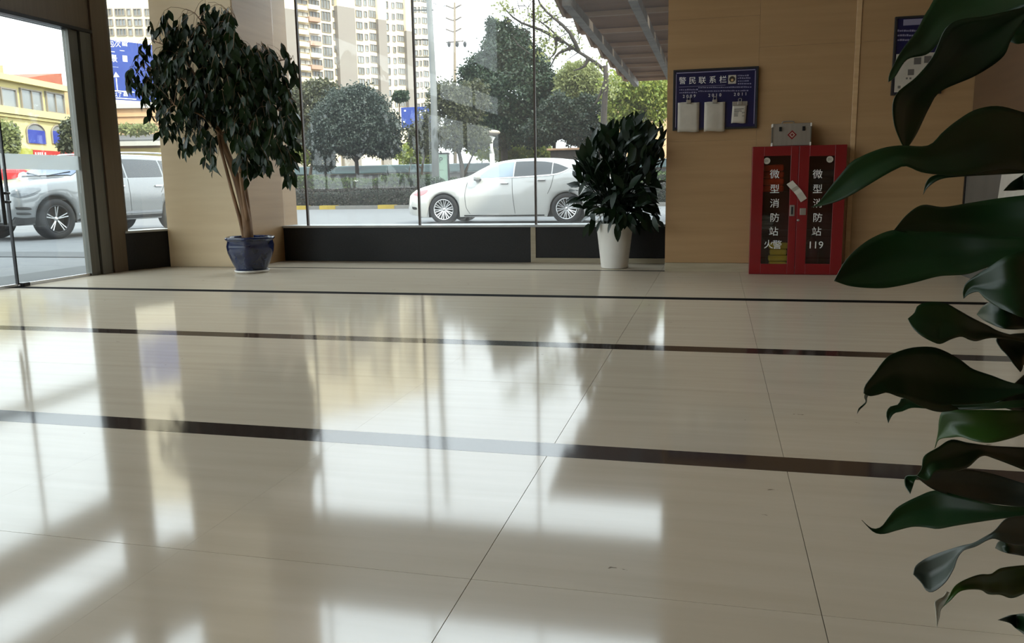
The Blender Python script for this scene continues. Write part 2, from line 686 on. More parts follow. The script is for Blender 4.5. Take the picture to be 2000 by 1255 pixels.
mat('leaf_dark', rgb(43, 57, 38), 0.55, var=rgb(21, 35, 22), island=True, trans=0.25)
mat('leaf_round', rgb(63, 74, 63), 0.55, var=rgb(35, 47, 39), island=True, trans=0.2)
mat('leaf_green', rgb(39, 59, 30), 0.55, var=rgb(16, 38, 19), island=True, trans=0.25)
mat('leaf_olive', rgb(84, 86, 53), 0.55, var=rgb(50, 53, 34), island=True, trans=0.25)
mat('leaf_yellow', rgb(153, 155, 70), 0.55, var=rgb(111, 131, 51), island=True, trans=0.4)
mat('leaf_pale', rgb(146, 149, 96), 0.55, var=rgb(111, 119, 70), island=True, trans=0.4)
mat('hedge_dark', rgb(61, 55, 51), 0.7, var=rgb(32, 32, 28), island=True, trans=0.1)
mat('hedge_green', rgb(88, 102, 56), 0.6, var=rgb(45, 66, 39), island=True, trans=0.2)
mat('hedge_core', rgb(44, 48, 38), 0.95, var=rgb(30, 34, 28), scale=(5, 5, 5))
mat('grey_wall', rgb(96, 94, 94), 0.85, var=rgb(81, 80, 80), scale=(0.6, 0.6, 2))
mat('teal_coping', rgb(84, 105, 105), 0.6, var=rgb(76, 81, 87), scale=(0.4, 0.4, 2))
mat('pole_grey', rgb(113, 115, 113), 0.5, var=rgb(101, 103, 101), scale=(2, 2, 2))
mat('pylon', rgb(110, 96, 76), 0.6)
mat('wire', rgb(60, 61, 65), 0.6)
mat('mint', rgb(139, 164, 144), 0.5, var=rgb(131, 157, 139), scale=(2, 2, 2))
mat('sign_blue', rgb(19, 54, 132), 0.4, var=rgb(15, 47, 124), scale=(1, 1, 1))
mat('car_white', rgb(181, 180, 175), 0.25, coat=1.0)
mat('car_silver', rgb(111, 114, 116), 0.25, coat=1.0, metal=0.1)
mat('car_glass', rgb(26, 30, 32), 0.05, coat=0.6)
mat('car_glass_reflect', rgb(120, 134, 146), 0.06, coat=0.6)  # pale base colour stands in for the reflection on the saloon's front window
mat('screen_glass', rgb(70, 84, 108), 0.25, spec=0.3)
mat('rim_dark', rgb(52, 52, 54), 0.35, metal=0.6)
mat('tyre', rgb(26, 26, 28), 0.8)
mat('rim', rgb(206, 206, 206), 0.25, metal=0.8)
mat('car_black', rgb(16, 16, 17), 0.6)
mat('chrome', rgb(215, 217, 220), 0.12, metal=1.0)
mat('lamp_red', rgb(206, 120, 124), 0.15, coat=1.0)
mat('lamp_clear', rgb(92, 98, 104), 0.1, coat=1.0, var=rgb(50, 54, 60), scale=(9, 9, 9))
mat('canopy_panel', rgb(140, 98, 66), 0.7, var=rgb(124, 84, 54), scale=(1.5, 8, 8))
mat('canopy_lip', rgb(160, 126, 96), 0.7, var=rgb(146, 112, 84), scale=(2, 2, 8))
mat('canopy_rib', rgb(84, 72, 62), 0.6, var=rgb(120, 108, 96), scale=(7, 7, 7))
mat('tower_yellow', rgb(226, 212, 182), 0.85, var=rgb(222, 206, 174), scale=(0.05, 0.05, 0.3))
mat('tower_grey', rgb(133, 126, 116), 0.85, var=rgb(130, 121, 112), scale=(0.05, 0.05, 0.2))
mat('tower_pink', rgb(165, 132, 113), 0.85)
mat('tower_white', rgb(172, 170, 162), 0.8)
mat('window_grey', rgb(116, 120, 121), 0.25, var=rgb(136, 136, 133), scale=(0.4, 0.4, 0.4))
mat('window_dark', rgb(90, 90, 89), 0.25, var=rgb(114, 114, 108), scale=(0.4, 0.4, 0.4))
mat('window_frame', rgb(133, 122, 108), 0.6)
mat('shop_yellow', rgb(203, 189, 134), 0.85, var=rgb(202, 186, 127), scale=(0.2, 0.2, 0.6))
mat('shop_peach', rgb(187, 157, 120), 0.85, var=rgb(184, 148, 108), scale=(0.2, 0.2, 0.6))
mat('roof_red', rgb(157, 90, 65), 0.8, var=rgb(147, 77, 56), scale=(1, 1, 1))
mat('red_sign', rgb(171, 37, 35), 0.5)
mat('blue_pane', rgb(21, 42, 135), 0.4, var=rgb(44, 63, 146), scale=(1.5, 1.5, 3))
mat('awning_grey', rgb(87, 88, 88), 0.7, var=rgb(76, 77, 77), scale=(1, 1, 1))
mat('yellow_green_sign', rgb(153, 151, 60), 0.6)

# ------------------------------------------------------------------ floor
GY = 9.25            # glass plane of the street front
WLX = -6.5           # plane of the left glazing
CEIL = 6.6
ROOM_X1, ROOM_Y0 = 6.5, -7.0
b = MB().box(-6.62, ROOM_Y0, -0.2, ROOM_X1, GY, -0.004)
floor = tag(b.build('floor', 'grout', origin=(0, 0, 0)), 'polished beige stone slab floor with dark brown stripes', kind='structure')
STR = [8.42, 6.43, 4.46, 2.645, 0.74, -1.2, -3.1, -5.0]
SW = 0.07
bands = [(GY - 0.012, 8.42 + 0.031)]
for i in range(len(STR) - 1):
    y1 = STR[i] - (0.03 if i == 0 else 0.065 if i == 1 else SW)
    y0 = STR[i + 1] + (0.065 if i == 0 else SW)
    ym = (y0 + y1) / 2
    bands += [(y1, ym + 0.0008), (ym - 0.0008, y0)]
bands.append((STR[-1] - SW, ROOM_Y0))
TW = 0.765
xs = [0.235 + TW * k for k in range(-9, 9)]
gapw = {0.235: 0.0016}
for (ya, yb) in bands:
    cache = {}
    for x in xs:
        if x + TW < WLX - 0.05 or x > ROOM_X1:
            continue
        k = round((x - 0.235) / TW)
        g0 = 0.0009 if k in (0, -1) else 0.0002
        g1 = 0.0009 if k in (-1, -2) else 0.0002
        if (g0, g1) not in cache:
            cache[(g0, g1)] = MB().box(g0, 0, -0.006, TW - g1, yb - ya, 0.0).build('tile', 'floor_stone', None, origin=(0, 0, 0))
            o = cache[(g0, g1)]
        else:
            o = cache[(g0, g1)].copy()
            COL.objects.link(o)
        o.parent = floor
        o.location = (x, ya, 0)
for i, y in enumerate(STR):
    w = SW if i > 1 else (0.065, 0.03)[i == 0]
    MB().box(-6.6, y - w + 0.0008, -0.006, ROOM_X1, y + w - 0.0008, 0.0002).build('stripe', 'floor_stripe' if i > 1 else 'groove', floor)

# ------------------------------------------------------------------ ceiling and hidden walls of the lobby
tag(MB().box(-6.9, ROOM_Y0 - 0.2, CEIL, ROOM_X1 + 0.2, GY + 0.6, CEIL + 0.3).build('ceiling', 'plaster'), 'plain pale ceiling of the lobby', kind='structure')
tag(MB().box(ROOM_X1, ROOM_Y0, 0, ROOM_X1 + 0.2, 8.38, CEIL).build('wall_right', 'wall_stone'), 'stone clad side wall of the lobby', kind='structure')
tag(MB().box(-6.7, ROOM_Y0 - 0.2, 0, ROOM_X1, ROOM_Y0, CEIL).build('wall_rear', 'wall_stone'), 'stone clad rear wall of the lobby', kind='structure')

# ------------------------------------------------------------------ right wall (with the cabinet)
WX0, WX1, WY = -0.49, 2.22, 8.38
wall_back = tag(MB().box(WX0 + 0.01, WY + 0.02, 0, ROOM_X1, GY + 0.4, CEIL).build('wall_back', 'grout'), 'brown wood-grained stone wall behind the red cabinet', kind='structure')
colx = [WX0, 0.39, 1.185]
for ci, (xa, xb) in enumerate(((WX0, 0.36), (0.36, 1.204), (1.251, 2.22))):
    zz = [0.09, 1.0, 2.13, 3.2, 4.3, 5.4, CEIL] if ci != 0 else [0.09, 1.28, 2.42, 3.2, 4.3, 5.4, CEIL]
    for k in range(len(zz) - 1):
        MB().box(xa + 0.0006, WY, zz[k] + 0.0006, xb - 0.0006, WY + 0.03, zz[k + 1] - 0.0006).build('panel', 'wall_stone', wall_back)
MB().box(2.22, WY, 0, ROOM_X1, WY + 0.03, CEIL).build('panel', 'wall_stone', wall_back)
tag(MB().box(1.205, WY - 0.008, 0.0, 1.25, WY + 0.03, CEIL).build('trim_1', 'trim_stone', bevel=0.003), 'pale vertical stone strip on the wall beside the cabinet', kind='structure')
bb = tag(MB().box(WX0 + 0.002, WY - 0.012, 0.0, 1.204, WY - 0.0005, 0.088).build('baseboard_back', 'skirting', bevel=0.002), 'pale stone skirting under the cabinet wall', kind='structure')
MB().box(1.251, WY - 0.012, 0.0, 2.2, WY - 0.0005, 0.088).build('baseboard_piece', 'skirting', bb, bevel=0.002)
# return wall that comes forward at the right edge, with a low grey door panel
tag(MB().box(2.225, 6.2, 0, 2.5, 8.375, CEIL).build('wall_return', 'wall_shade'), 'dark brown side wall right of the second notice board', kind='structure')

# ------------------------------------------------------------------ pillar
PX0, PX1, PY = -6.25, -5.2, 8.42
pil = tag(MB().box(PX0 + 0.01, PY + 0.02, 0, PX1 - 0.02, GY + 0.35, CEIL).build('pillar', 'grout'), 'square beige stone pillar behind the ficus tree', kind='structure')
for k, (z0, z1) in enumerate(((0.0, 3.4), (3.4, CEIL))):
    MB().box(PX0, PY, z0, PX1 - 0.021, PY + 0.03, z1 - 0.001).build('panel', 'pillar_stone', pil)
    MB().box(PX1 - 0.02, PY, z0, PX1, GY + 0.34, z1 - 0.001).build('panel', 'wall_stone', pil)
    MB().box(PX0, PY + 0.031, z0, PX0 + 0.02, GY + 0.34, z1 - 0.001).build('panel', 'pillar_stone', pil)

# ------------------------------------------------------------------ street front: sill, panes, beam
JX = [-5.2, -4.873, -3.416, -2.003, WX0]
win1 = tag(empty('window_1', ((PX1 + WX0) / 2, GY, 0)), 'wide shop-front window over a black granite sill', kind='structure')
sl = MB().box(PX1 + 0.002, GY - 0.03, 0.0, -2.06, GY + 0.3, 0.405).build('sill', 'dark_granite', win1, bevel=0.004)
sr = MB().box(-2.0, GY - 0.03, 0.055, WX0, GY + 0.3, 0.405).build('sill', 'dark_granite', win1, bevel=0.004)
MB().box(-2.06, GY - 0.04, 0.0, -2.0, GY + 0.3, 0.41).build('sill_joint', 'skirting', win1, bevel=0.003)
MB().box(-2.0, GY - 0.045, 0.0, WX0, GY + 0.29, 0.054).build('skirting', 'skirting', win1, bevel=0.002)
MB().box(PX1 + 0.002, GY - 0.05, 0.406, WX0, GY + 0.34, 0.432).build('ledge', 'ledge', win1, bevel=0.004)
for k in range(4):
    MB().box(JX[k] + 0.006, GY, 0.433, JX[k + 1] - 0.006, GY + 0.012, 3.44).build('pane', 'glass', win1)
    MB().box(JX[k] + 0.006, GY, 4.56, JX[k + 1] - 0.006, GY + 0.012, 6.3).build('pane', 'glass', win1)
for k in (1, 2, 3):
    MB().box(JX[k] - 0.011, GY - 0.012, 0.433, JX[k] + 0.011, GY + 0.024, 3.44).build('mullion', 'seal', win1)
    MB().box(JX[k] - 0.011, GY - 0.012, 4.56, JX[k] + 0.011, GY + 0.024, 6.3).build('mullion', 'seal', win1)
tag(MB().box(PX1, GY - 0.1, 3.44, WX0, GY + 0.4, 4.55).build('beam', 'beam_grey'), 'pale beam above the shop-front window', kind='structure')
tag(MB().box(PX1, GY - 0.1, 6.3, WX0, GY + 0.4, CEIL).build('trim_2', 'plaster'), 'pale head strip over the upper window', kind='structure')

# ------------------------------------------------------------------ left glazing: jamb, side window, sliding door
SA, SB = np.array([-6.44, 7.93]), np.array([-6.235, 8.5])     # side window runs from the jamb to the pillar
e2 = (SB - SA) / np.linalg.norm(SB - SA)
n2 = np.array([e2[1], -e2[0]])
hw = np.linalg.norm(SB - SA) / 2
mid = (SA + SB) / 2


def side(mb, z0, z1, o0, o1):
    c = mid + n2 * (o0 + o1) / 2
    return mb.obox((c[0], c[1], (z0 + z1) / 2), (e2[0] * hw, e2[1] * hw, 0), (n2[0] * (o1 - o0) / 2, n2[1] * (o1 - o0) / 2, 0), (0, 0, (z1 - z0) / 2))


win2 = tag(empty('window_2', (mid[0], mid[1], 0)), 'narrow corner window over a black sill between door frame and pillar', kind='structure')
side(MB(), 0.0, 0.42, -0.25, 0.0).build('sill', 'dark_granite', win2, bevel=0.004)
side(MB(), 0.421, 0.445, -0.28, 0.012).build('ledge', 'ledge', win2, bevel=0.003)
side(MB(), 0.446, 3.44, -0.02, -0.008).build('pane', 'glass', win2)
side(MB(), 4.56, 6.3, -0.02, -0.008).build('pane', 'glass', win2)
side(MB(), 3.44, 4.56, -0.3, 0.02).build('beam_piece', 'plaster', win2)
side(MB(), 6.3, CEIL, -0.3, 0.02).build('beam_piece', 'plaster', win2)

tag(MB().box(-6.7, 7.72, 0, -6.44, 7.985, CEIL).build('trim_3', 'bronze_steel', bevel=0.004), 'dark bronze steel corner post beside the glass door', kind='structure')
tag(MB().box(-6.72, ROOM_Y0, 2.57, -6.46, 7.719, 2.95).build('trim_4', 'bronze_steel', bevel=0.004), 'dark bronze header over the sliding glass door', kind='structure')
tag(MB().box(-6.75, ROOM_Y0, 3.55, -6.45, 7.719, 4.16).build('beam.001', 'plaster'), 'pale beam above the door glazing', kind='structure')
tag(MB().box(-6.75, ROOM_Y0, 6.3, -6.45, 7.719, CEIL).build('trim_5', 'plaster'), 'pale head strip over the door glazing', kind='structure')
win4 = tag(empty('window_4', (-6.6, 4, 2.95)), 'glazing above the sliding door', kind='structure')
ye = [ROOM_Y0, -4.0, -1.0, 2.0, 5.0, 7.72]
for k in range(5):
    for z0, z1 in ((2.951, 3.549), (4.161, 6.299)):
        MB().box(-6.606, ye[k] + 0.03, z0, -6.594, ye[k + 1] - 0.03, z1).build('pane', 'glass', win4)
        if k:
            MB().box(-6.63, ye[k] - 0.03, z0, -6.57, ye[k] + 0.03, z1).build('mullion', 'bronze_steel', win4)

door = tag(empty('door_1', (-6.52, 5.2, 0)), 'sliding glass entrance door with steel stile and frosted band', kind='structure')
MB().box(-6.56, 7.42, 0.0, -6.48, 7.545, 2.569).build('stile', 'steel', door, bevel=0.003)
MB().box(-6.6, 7.56, 0.0, -6.46, 7.719, 2.569).build('frame_post', 'steel', door, bevel=0.003)
MB().box(-6.6, 7.545, 0.0, -6.5, 7.56, 2.569).build('gap_seal', 'black_metal', door)
MB().box(-6.60, -1.0, 2.535, -6.44, 7.719, 2.569).build('track', 'black_metal', door, bevel=0.003)


def leaf_pane(y0, y1, full):
    g = MB().box(-6.526, y0, 0.03, -6.514, y1, 2.534).build('leaf', 'door_glass', door)
    MB().box(-6.5135, y0 + 0.01, 1.115, -6.5125, y1 - 0.002, 1.26).build('frosted_band', 'frosted', g)
    MB().box(-6.54, y0, 0.004, -6.50, y1, 0.028).build('bottom_rail', 'rim', g)
    MB().box(-6.535, y0 - 0.016, 0.02, -6.505, y0 - 0.001, 2.534).build('edge_strip', 'black_metal', g)
    h = MB()
    if full:
        h.box(-6.55, y0 + 0.005, 0.0, -6.46, y0 + 0.085, 0.035)
        h.build('floor_clamp', 'black_metal', g, bevel=0.006)


leaf_pane(6.485, 7.418, True)
leaf_pane(5.4, 6.462, False)
leaf_pane(4.3, 5.38, True)
leaf_pane(3.2, 4.28, False)
hd = MB()
for zz_ in (0.89, 0.81):
    hd.tube([(-6.51, 6.42, zz_), (-6.42, 6.40, zz_), (-6.40, 6.30, zz_)], 0.012, 8)
hd.tube([(-6.40, 6.30, 0.6), (-6.40, 6.30, 1.2)], 0.016, 10)
hd.build('pull_handle', 'black_metal', door, smooth=True)
for y0, y1 in ((0.1, 3.1), (-3.0, 0.0), (-6.9, -3.1)):
    MB().box(-6.606, y0 + 0.05, 0.06, -6.594, y1 - 0.05, 2.569).build('side_light', 'glass', door)
    MB().box(-6.64, y1 - 0.05, 0.0, -6.56, y1 + 0.05, 2.569).build('side_post', 'bronze_steel', door)

# ================================================================== outdoors
gz = -0.015
tag(MB().box(-420, GY + 0.32, -0.6, 420, 600, gz).box(-420, -300, -0.6, -6.76, GY + 0.32, gz).build('ground', 'asphalt', origin=(0, 0, 0)), 'pale grey asphalt of the street', kind='structure')
tag(MB().box(-20, 9.6, gz - 0.05, 8, 10.4, gz + 0.012).box(-7.5, -6, gz - 0.05, -6.77, 9.6, gz + 0.012).build('pavement', 'apron'), 'darker grey paved strip along the building', kind='structure')
tag(MB().box(-120, -300, -0.6, 6.4, ROOM_Y0 - 0.21, gz).box(6.72, -300, -0.6, 300, GY + 0.3, gz).build('ground_rear', 'asphalt', origin=(0, -20, 0)), 'pale grey ground behind the lobby', kind='structure')


# ------------------------------------------------------------------ cars
def hermite(xs_, ys_, x):
    xs_, ys_ = np.array(xs_, float), np.array(ys_, float)
    d = np.diff(ys_) / np.diff(xs_)
    t = np.zeros(len(xs_))
    for i in range(1, len(xs_) - 1):
        t[i] = 0 if d[i - 1] * d[i] <= 0 else 2 * d[i - 1] * d[i] / (d[i - 1] + d[i])
    t[0], t[-1] = d[0], d[-1]
    k = np.clip(np.searchsorted(xs_, x) - 1, 0, len(xs_) - 2)
    h = xs_[k + 1] - xs_[k]
    u = (x - xs_[k]) / h
    return ((1 + 2 * u) * (1 - u) ** 2 * ys_[k] + u * (1 - u) ** 2 * h * t[k] + u * u * (3 - 2 * u) * ys_[k + 1] + u * u * (u - 1) * h * t[k + 1])


class Car:
    def __init__(s, root, place, keys, arches, archR, zb, paint):
        s.root, s.place, s.K, s.ar, s.R, s.zb0, s.paint = root, place, np.array(keys), arches, archR, zb, paint
        s.len = keys[-1][0]

    def col(s, k, x):
        return float(hermite(s.K[:, 0], s.K[:, k], min(max(x, s.K[0, 0]), s.len)))

    def zb(s, x):
        z = s.zb0
        for a in s.ar:
            if abs(x - a) < s.R:
                z = max(z, 0.33 * s.R / 0.385 + math.sqrt(s.R ** 2 - (x - a) ** 2))
        return z + max(0, 0.25 - x) * 0.2

    def ring(s, x):
        zt, zbelt, wl, wm, wb, wt = (s.col(k, x) for k in (2, 1, 3, 4, 5, 6))
        zb = min(s.zb(x), zbelt - 0.12)
        z1 = max(zb + 0.02, s.zb0 + 0.16)
        z2 = max(zb + 0.05, s.zb0 + (zbelt - s.zb0) * 0.62)
        g = zt - zbelt
        return [(wl, zb), (max(wl, wm - 0.012), min(z1, zbelt - 0.09)), (wm, min(z2, zbelt - 0.05)), (wb, zbelt - 0.015), (wb - 0.025, zbelt + 0.012 if g > 0.12 else zbelt + g * 0.25),
                (wb - 0.03 + (wt + 0.05 - wb + 0.03) * 0.55, zbelt + g * 0.55), (wt + 0.04, zbelt + g * 0.86), (wt - 0.05, zbelt + g * 0.965), (wt * 0.55, zt - g * 0.006), (0.0, zt)]

    def width(s, x, z):
        r = s.ring(x)
        return float(np.interp(z, [p[1] for p in r], [p[0] for p in r]))

    def w(s, x, y, z):
        return s.place(x, y, z)

    def body(s):
        st = sorted(set(list(np.linspace(s.K[0, 0], s.len, 70)) + [a + s.R * k for a in s.ar for k in (-1, -0.985, -0.94, -0.85, -0.7, -0.5, -0.25, 0, 0.25, 0.5, 0.7, 0.85, 0.94, 0.985, 1)]))
        m = MB()
        rows = []
        for x in st:
            r = s.ring(x)
            full = [s.w(x, -y, z) for y, z in r] + [s.w(x, y, z) for y, z in reversed(r[:-1])]
            rows.append(full)
        m.grid(rows)
        m.f.append(tuple(range(len(rows[0]))))
        m.m.append(0)
        k = len(m.v) - len(rows[0])
        m.f.append(tuple(reversed(range(k, len(m.v)))))
        m.m.append(0)
        o = m.build('body', s.paint, s.root, smooth=True, fixn=True)
        u = MB()
        hw_ = s.K[:, 3].max() - 0.12
        p = np.array(s.w(s.len / 2, 0, (s.zb0 + 0.72) / 2))
        ax = (np.array(s.w(s.len, 0, 0)) - np.array(s.w(0, 0, 0))) / s.len
        ay = np.array(s.w(0, 1, 0)) - np.array(s.w(0, 0, 0))
        u.obox(p, ax * (s.len / 2 - 0.14), ay * hw_, (0, 0, (0.74 - s.zb0) / 2))
        u.build('underbody', 'car_black', s.root)
        return o

    def glass(s, name, xs_, lo, hi, sgn, matname, parent, off=0.006):
        m = MB()
        rows = []
        for x in np.linspace(xs_[0], xs_[-1], 22):
            a, c = np.interp(x, xs_, lo), np.interp(x, xs_, hi)
            rows.append([s.w(x, sgn * (s.width(x, z) + off), z) for z in np.linspace(a, max(c, a + 0.002), 6)])
        m.grid(rows)
        return m.build(name, matname, parent, smooth=True)

    def screen(s, name, x0, x1, matname, parent, inset=0.0, off=0.008):
        m = MB()
        rows = []
        for x in np.linspace(x0, x1, 12):
            r = s.ring(x)
            q = [p for p in r[6:]]
            half = [(p[0] * (1 - inset), p[1] + off) for p in q]
            rows.append([s.w(x, -y, z) for y, z in half] + [s.w(x, y, z) for y, z in reversed(half[:-1])])
        m.grid(rows)
        return m.build(name, matname, parent, smooth=True)

    def seam(s, pts, sgn, parent, wid=0.008, off=0.004, name='seam', matname='car_black'):
        m = MB()
        P = cat_rom([(x, z) for x, z in pts], 14)
        rows = []
        for k in range(len(P)):
            t = P[min(k + 1, len(P) - 1)] - P[max(k - 1, 0)]
            t = t / (np.linalg.norm(t) + 1e-9)
            nn = np.array([-t[1], t[0]])
            row = []
            for q in (-1, 1):
                x, z = P[k] + nn * wid / 2 * q
                row.append(s.w(x, sgn * (s.width(x, z) + off), z))
            rows.append(row)
        m.grid(rows)
        return m.build(name, matname, parent)

    def patch(s, pts, sgn, parent, name, matname, off=0.006):
        """polygon on the flank given in side-view coordinates, star shaped"""
        m = MB()
        P = np.array(pts, float)
        c = P.mean(0)
        Q = cat_rom(np.vstack([P, P[:1]]), 29)[:-1]
        rows = []
        for t in (0.02, 0.4, 0.75, 1.0):
            rows.append([s.w(*(lambda q: (q[0], sgn * (s.width(q[0], q[1]) + off * (1 if t < 1 else 0.2)), q[1]))(c + (p - c) * t)) for p in Q])
        m.grid(rows, loop=True)
        return m.build(name, matname, parent, smooth=True)

    def wheel(s, xc, sgn, r, width, track, spokes, parent, rimmat='rim'):
        cz = r
        c = s.w(xc, sgn * track, cz)
        ax = np.array(s.w(xc, sgn * (track + 1), cz)) - np.array(c)     # outward unit axis
        fw = np.array(s.w(xc + 1, sgn * track, cz)) - np.array(c)
        c = np.array(c)

        def P(rr, a, d):
            return tuple(c + (fw * math.cos(a) + np.array([0, 0, 1.0]) * math.sin(a)) * rr + ax * d)

        def rev(prof, n=36):
            m = MB()
            m.grid([[P(rr, 2 * math.pi * j / n, d) for j in range(n)] for rr, d in prof], loop=True)
            return m
        rr_ = r * 0.69
        w_ = width / 2
        t = rev([(rr_, -w_), (r * 0.93, -w_), (r, -w_ * 0.75), (r, w_ * 0.75), (r * 0.965, w_), (rr_ * 1.05, w_ * 1.02), (rr_, w_ * 0.9)]).build('wheel', 'tyre', parent, smooth=True, fixn=True)
        k = rev([(rr_ * 1.02, w_ * 0.92), (rr_ * 0.99, w_ * 1.0), (rr_ * 0.93, w_ * 0.93), (rr_ * 0.9, w_ * 0.4), (rr_ * 0.9, -w_ * 0.5)])
        k.build('rim', rimmat, t, smooth=True, fixn=True)
        d = rev([(0.001, -w_ * 0.1), (rr_ * 0.9, -w_ * 0.1)])
        d.build('brake_plate', 'car_black', t)
        for i in range(spokes[0]):
            for q in spokes[1]:
                a = 2 * math.pi * (i + 0.25) / spokes[0] + q
                m = MB()
                a2 = 2 * math.pi * (i + 0.25) / spokes[0] + q * spokes[3]
                s0, s1 = np.array(P(rr_ * 0.16, a2, w_ * 0.55)), np.array(P(rr_ * 0.95, a, w_ * 0.8))
                dr = (s1 - s0) / np.linalg.norm(s1 - s0)
                sd = np.cross(dr, ax)
                m.obox((s0 + s1) / 2, dr * np.linalg.norm(s1 - s0) / 2, sd * spokes[2], ax * 0.012)
                m.build('spoke', 'rim', t, bevel=0.004)
        rev([(0.001, w_ * 0.66), (rr_ * 0.16, w_ * 0.64), (rr_ * 0.2, w_ * 0.4)], 16).build('hub_cap', 'rim', t, smooth=True)
        return t


# ---- white saloon, side on, nose to the left
XF, YC = -6.97, 19.2
saloon = thing('saloon_car', (XF + 2.3, YC, gz), 'white saloon car parked side on beyond the shop-front window', 'car')
KS = [  # s, belt, top, low, mid, belt half width, top half width
    (-0.14, 0.58, 0.62, 0.60, 0.66, 0.60, 0.48), (-0.08, 0.66, 0.71, 0.72, 0.77, 0.72, 0.58), (0.10, 0.75, 0.82, 0.80, 0.85, 0.80, 0.65),
    (0.60, 0.86, 0.96, 0.84, 0.89, 0.85, 0.70), (1.10, 0.95, 1.05, 0.86, 0.91, 0.88, 0.74), (1.38, 0.99, 1.11, 0.86, 0.91, 0.88, 0.72),
    (1.68, 1.02, 1.28, 0.86, 0.91, 0.88, 0.62), (2.0, 1.045, 1.41, 0.86, 0.91, 0.88, 0.58), (2.41, 1.06, 1.475, 0.86, 0.91, 0.885, 0.57),
    (2.96, 1.085, 1.495, 0.86, 0.91, 0.885, 0.57), (3.45, 1.11, 1.475, 0.86, 0.91, 0.885, 0.57), (3.78, 1.13, 1.43, 0.86, 0.91, 0.88, 0.58),
    (4.05, 1.12, 1.36, 0.85, 0.90, 0.86, 0.60), (4.3, 1.08, 1.20, 0.83, 0.88, 0.83, 0.64), (4.5, 1.0, 1.12, 0.78, 0.83, 0.78, 0.60),
    (4.68, 0.85, 0.95, 0.66, 0.72, 0.66, 0.5), (4.75, 0.72, 0.76, 0.55, 0.6, 0.55, 0.4)]
A1, A2 = 0.81, 3.71
c1 = Car(saloon, lambda x, y, z: (XF + x, YC + y, gz + z), KS, (A1, A2), 0.385, 0.17, 'car_white')
bd = c1.body()
for sg in (-1, 1):
    c1.glass('window', [1.62, 1.9, 2.2, 2.47], [1.045, 1.055, 1.065, 1.075], [1.05, 1.29, 1.385, 1.405], sg, 'car_glass_reflect' if sg < 0 else 'car_glass', saloon)
    c1.glass('window', [2.50, 2.9, 3.2, 3.36], [1.075, 1.09, 1.11, 1.12], [1.41, 1.415, 1.395, 1.37], sg, 'car_glass', saloon)
    c1.glass('window', [3.385, 3.5, 3.62, 3.74], [1.122, 1.14, 1.18, 1.235], [1.365, 1.335, 1.29, 1.24], sg, 'car_glass', saloon)
    c1.seam([(1.54, 1.035), (2.4, 1.052), (3.3, 1.09), (3.6, 1.14), (3.8, 1.26)], sg, bd, 0.016, 0.008, 'window_trim', 'chrome')
    c1.seam([(1.40, 0.96), (1.34, 0.7), (1.36, 0.4), (1.45, 0.24)], sg, bd)
    c1.seam([(2.46, 1.03), (2.47, 0.7), (2.52, 0.24)], sg, bd)
    c1.seam([(3.42, 1.09), (3.36, 0.85), (3.28, 0.68)], sg, bd)
    c1.seam([(1.3, 0.20), (2.3, 0.195), (3.2, 0.20)], sg, bd, 0.03, 0.004, 'sill_strip', 'car_black')
    c1.patch([(0.02, 0.70), (0.18, 0.66), (0.36, 0.72), (0.42, 0.80), (0.24, 0.79)], sg, saloon, 'headlight', 'lamp_red' if sg < 0 else 'lamp_clear')
    c1.patch([(0.0, 0.42), (0.12, 0.40), (0.13, 0.35), (0.02, 0.36)], sg, saloon, 'fog_vent', 'car_black')
    c1.patch([(4.35, 0.98), (4.6, 0.96), (4.68, 0.84), (4.5, 0.84)], sg, saloon, 'tail_light', 'lamp_red')
    for hx, hz in ((2.28, 0.93), (3.14, 0.985)):
        p = c1.w(hx, sg * (c1.width(hx, hz) + 0.018), hz)
        MB().box(p[0] - 0.09, p[1] - 0.018, p[2] - 0.014, p[0] + 0.09, p[1] + 0.018, p[2] + 0.014).build('door_handle', 'chrome', saloon, bevel=0.008)
    p = c1.w(1.66, sg * 0.98, 1.08)
    mm = MB().lathe([(0.001, -0.09), (0.06, -0.07), (0.085, 0.0), (0.075, 0.06), (0.001, 0.085)], p, 16, axis='x')
    mr = mm.build('mirror', 'car_white', saloon, smooth=True, fixn=True)
    q = c1.w(1.66, sg * 0.88, 1.03)
    MB().obox(((p[0] + q[0]) / 2, (p[1] + q[1]) / 2, p[2] - 0.06), (0.07, 0, 0), (0, 0.07, 0), (0, 0, 0.022)).build('mirror_arm', 'car_black', mr)
    for a in (A1, A2):
        c1.wheel(a, sg, 0.345, 0.22, 0.80, (10, (-0.13, 0.13), 0.011, 0.35), saloon)
c1.screen('windscreen', 1.44, 2.02, 'car_glass', saloon, 0.06)
c1.screen('rear_screen', 3.72, 4.26, 'car_glass', saloon, 0.06)
MB().box(XF - 0.17, YC - 0.26, gz + 0.42, XF - 0.11, YC + 0.26, gz + 0.56).build('number_plate', 'sign_blue', saloon, bevel=0.004)

# ---- silver SUV seen from the front quarter through the door
SAZ = math.radians(9)                      # the tail swings to the right, behind the pillar
SDX, SDY = math.sin(SAZ), math.cos(SAZ)
SW0 = np.array([-12.39, 13.42])             # outer face of the near front wheel


def suv_place(x, y, z):
    q = SW0 + np.array([SDX, SDY]) * (x - 0.88) + np.array([-SDY, SDX]) * (y + 0.94)
    return (q[0], q[1], gz + z)


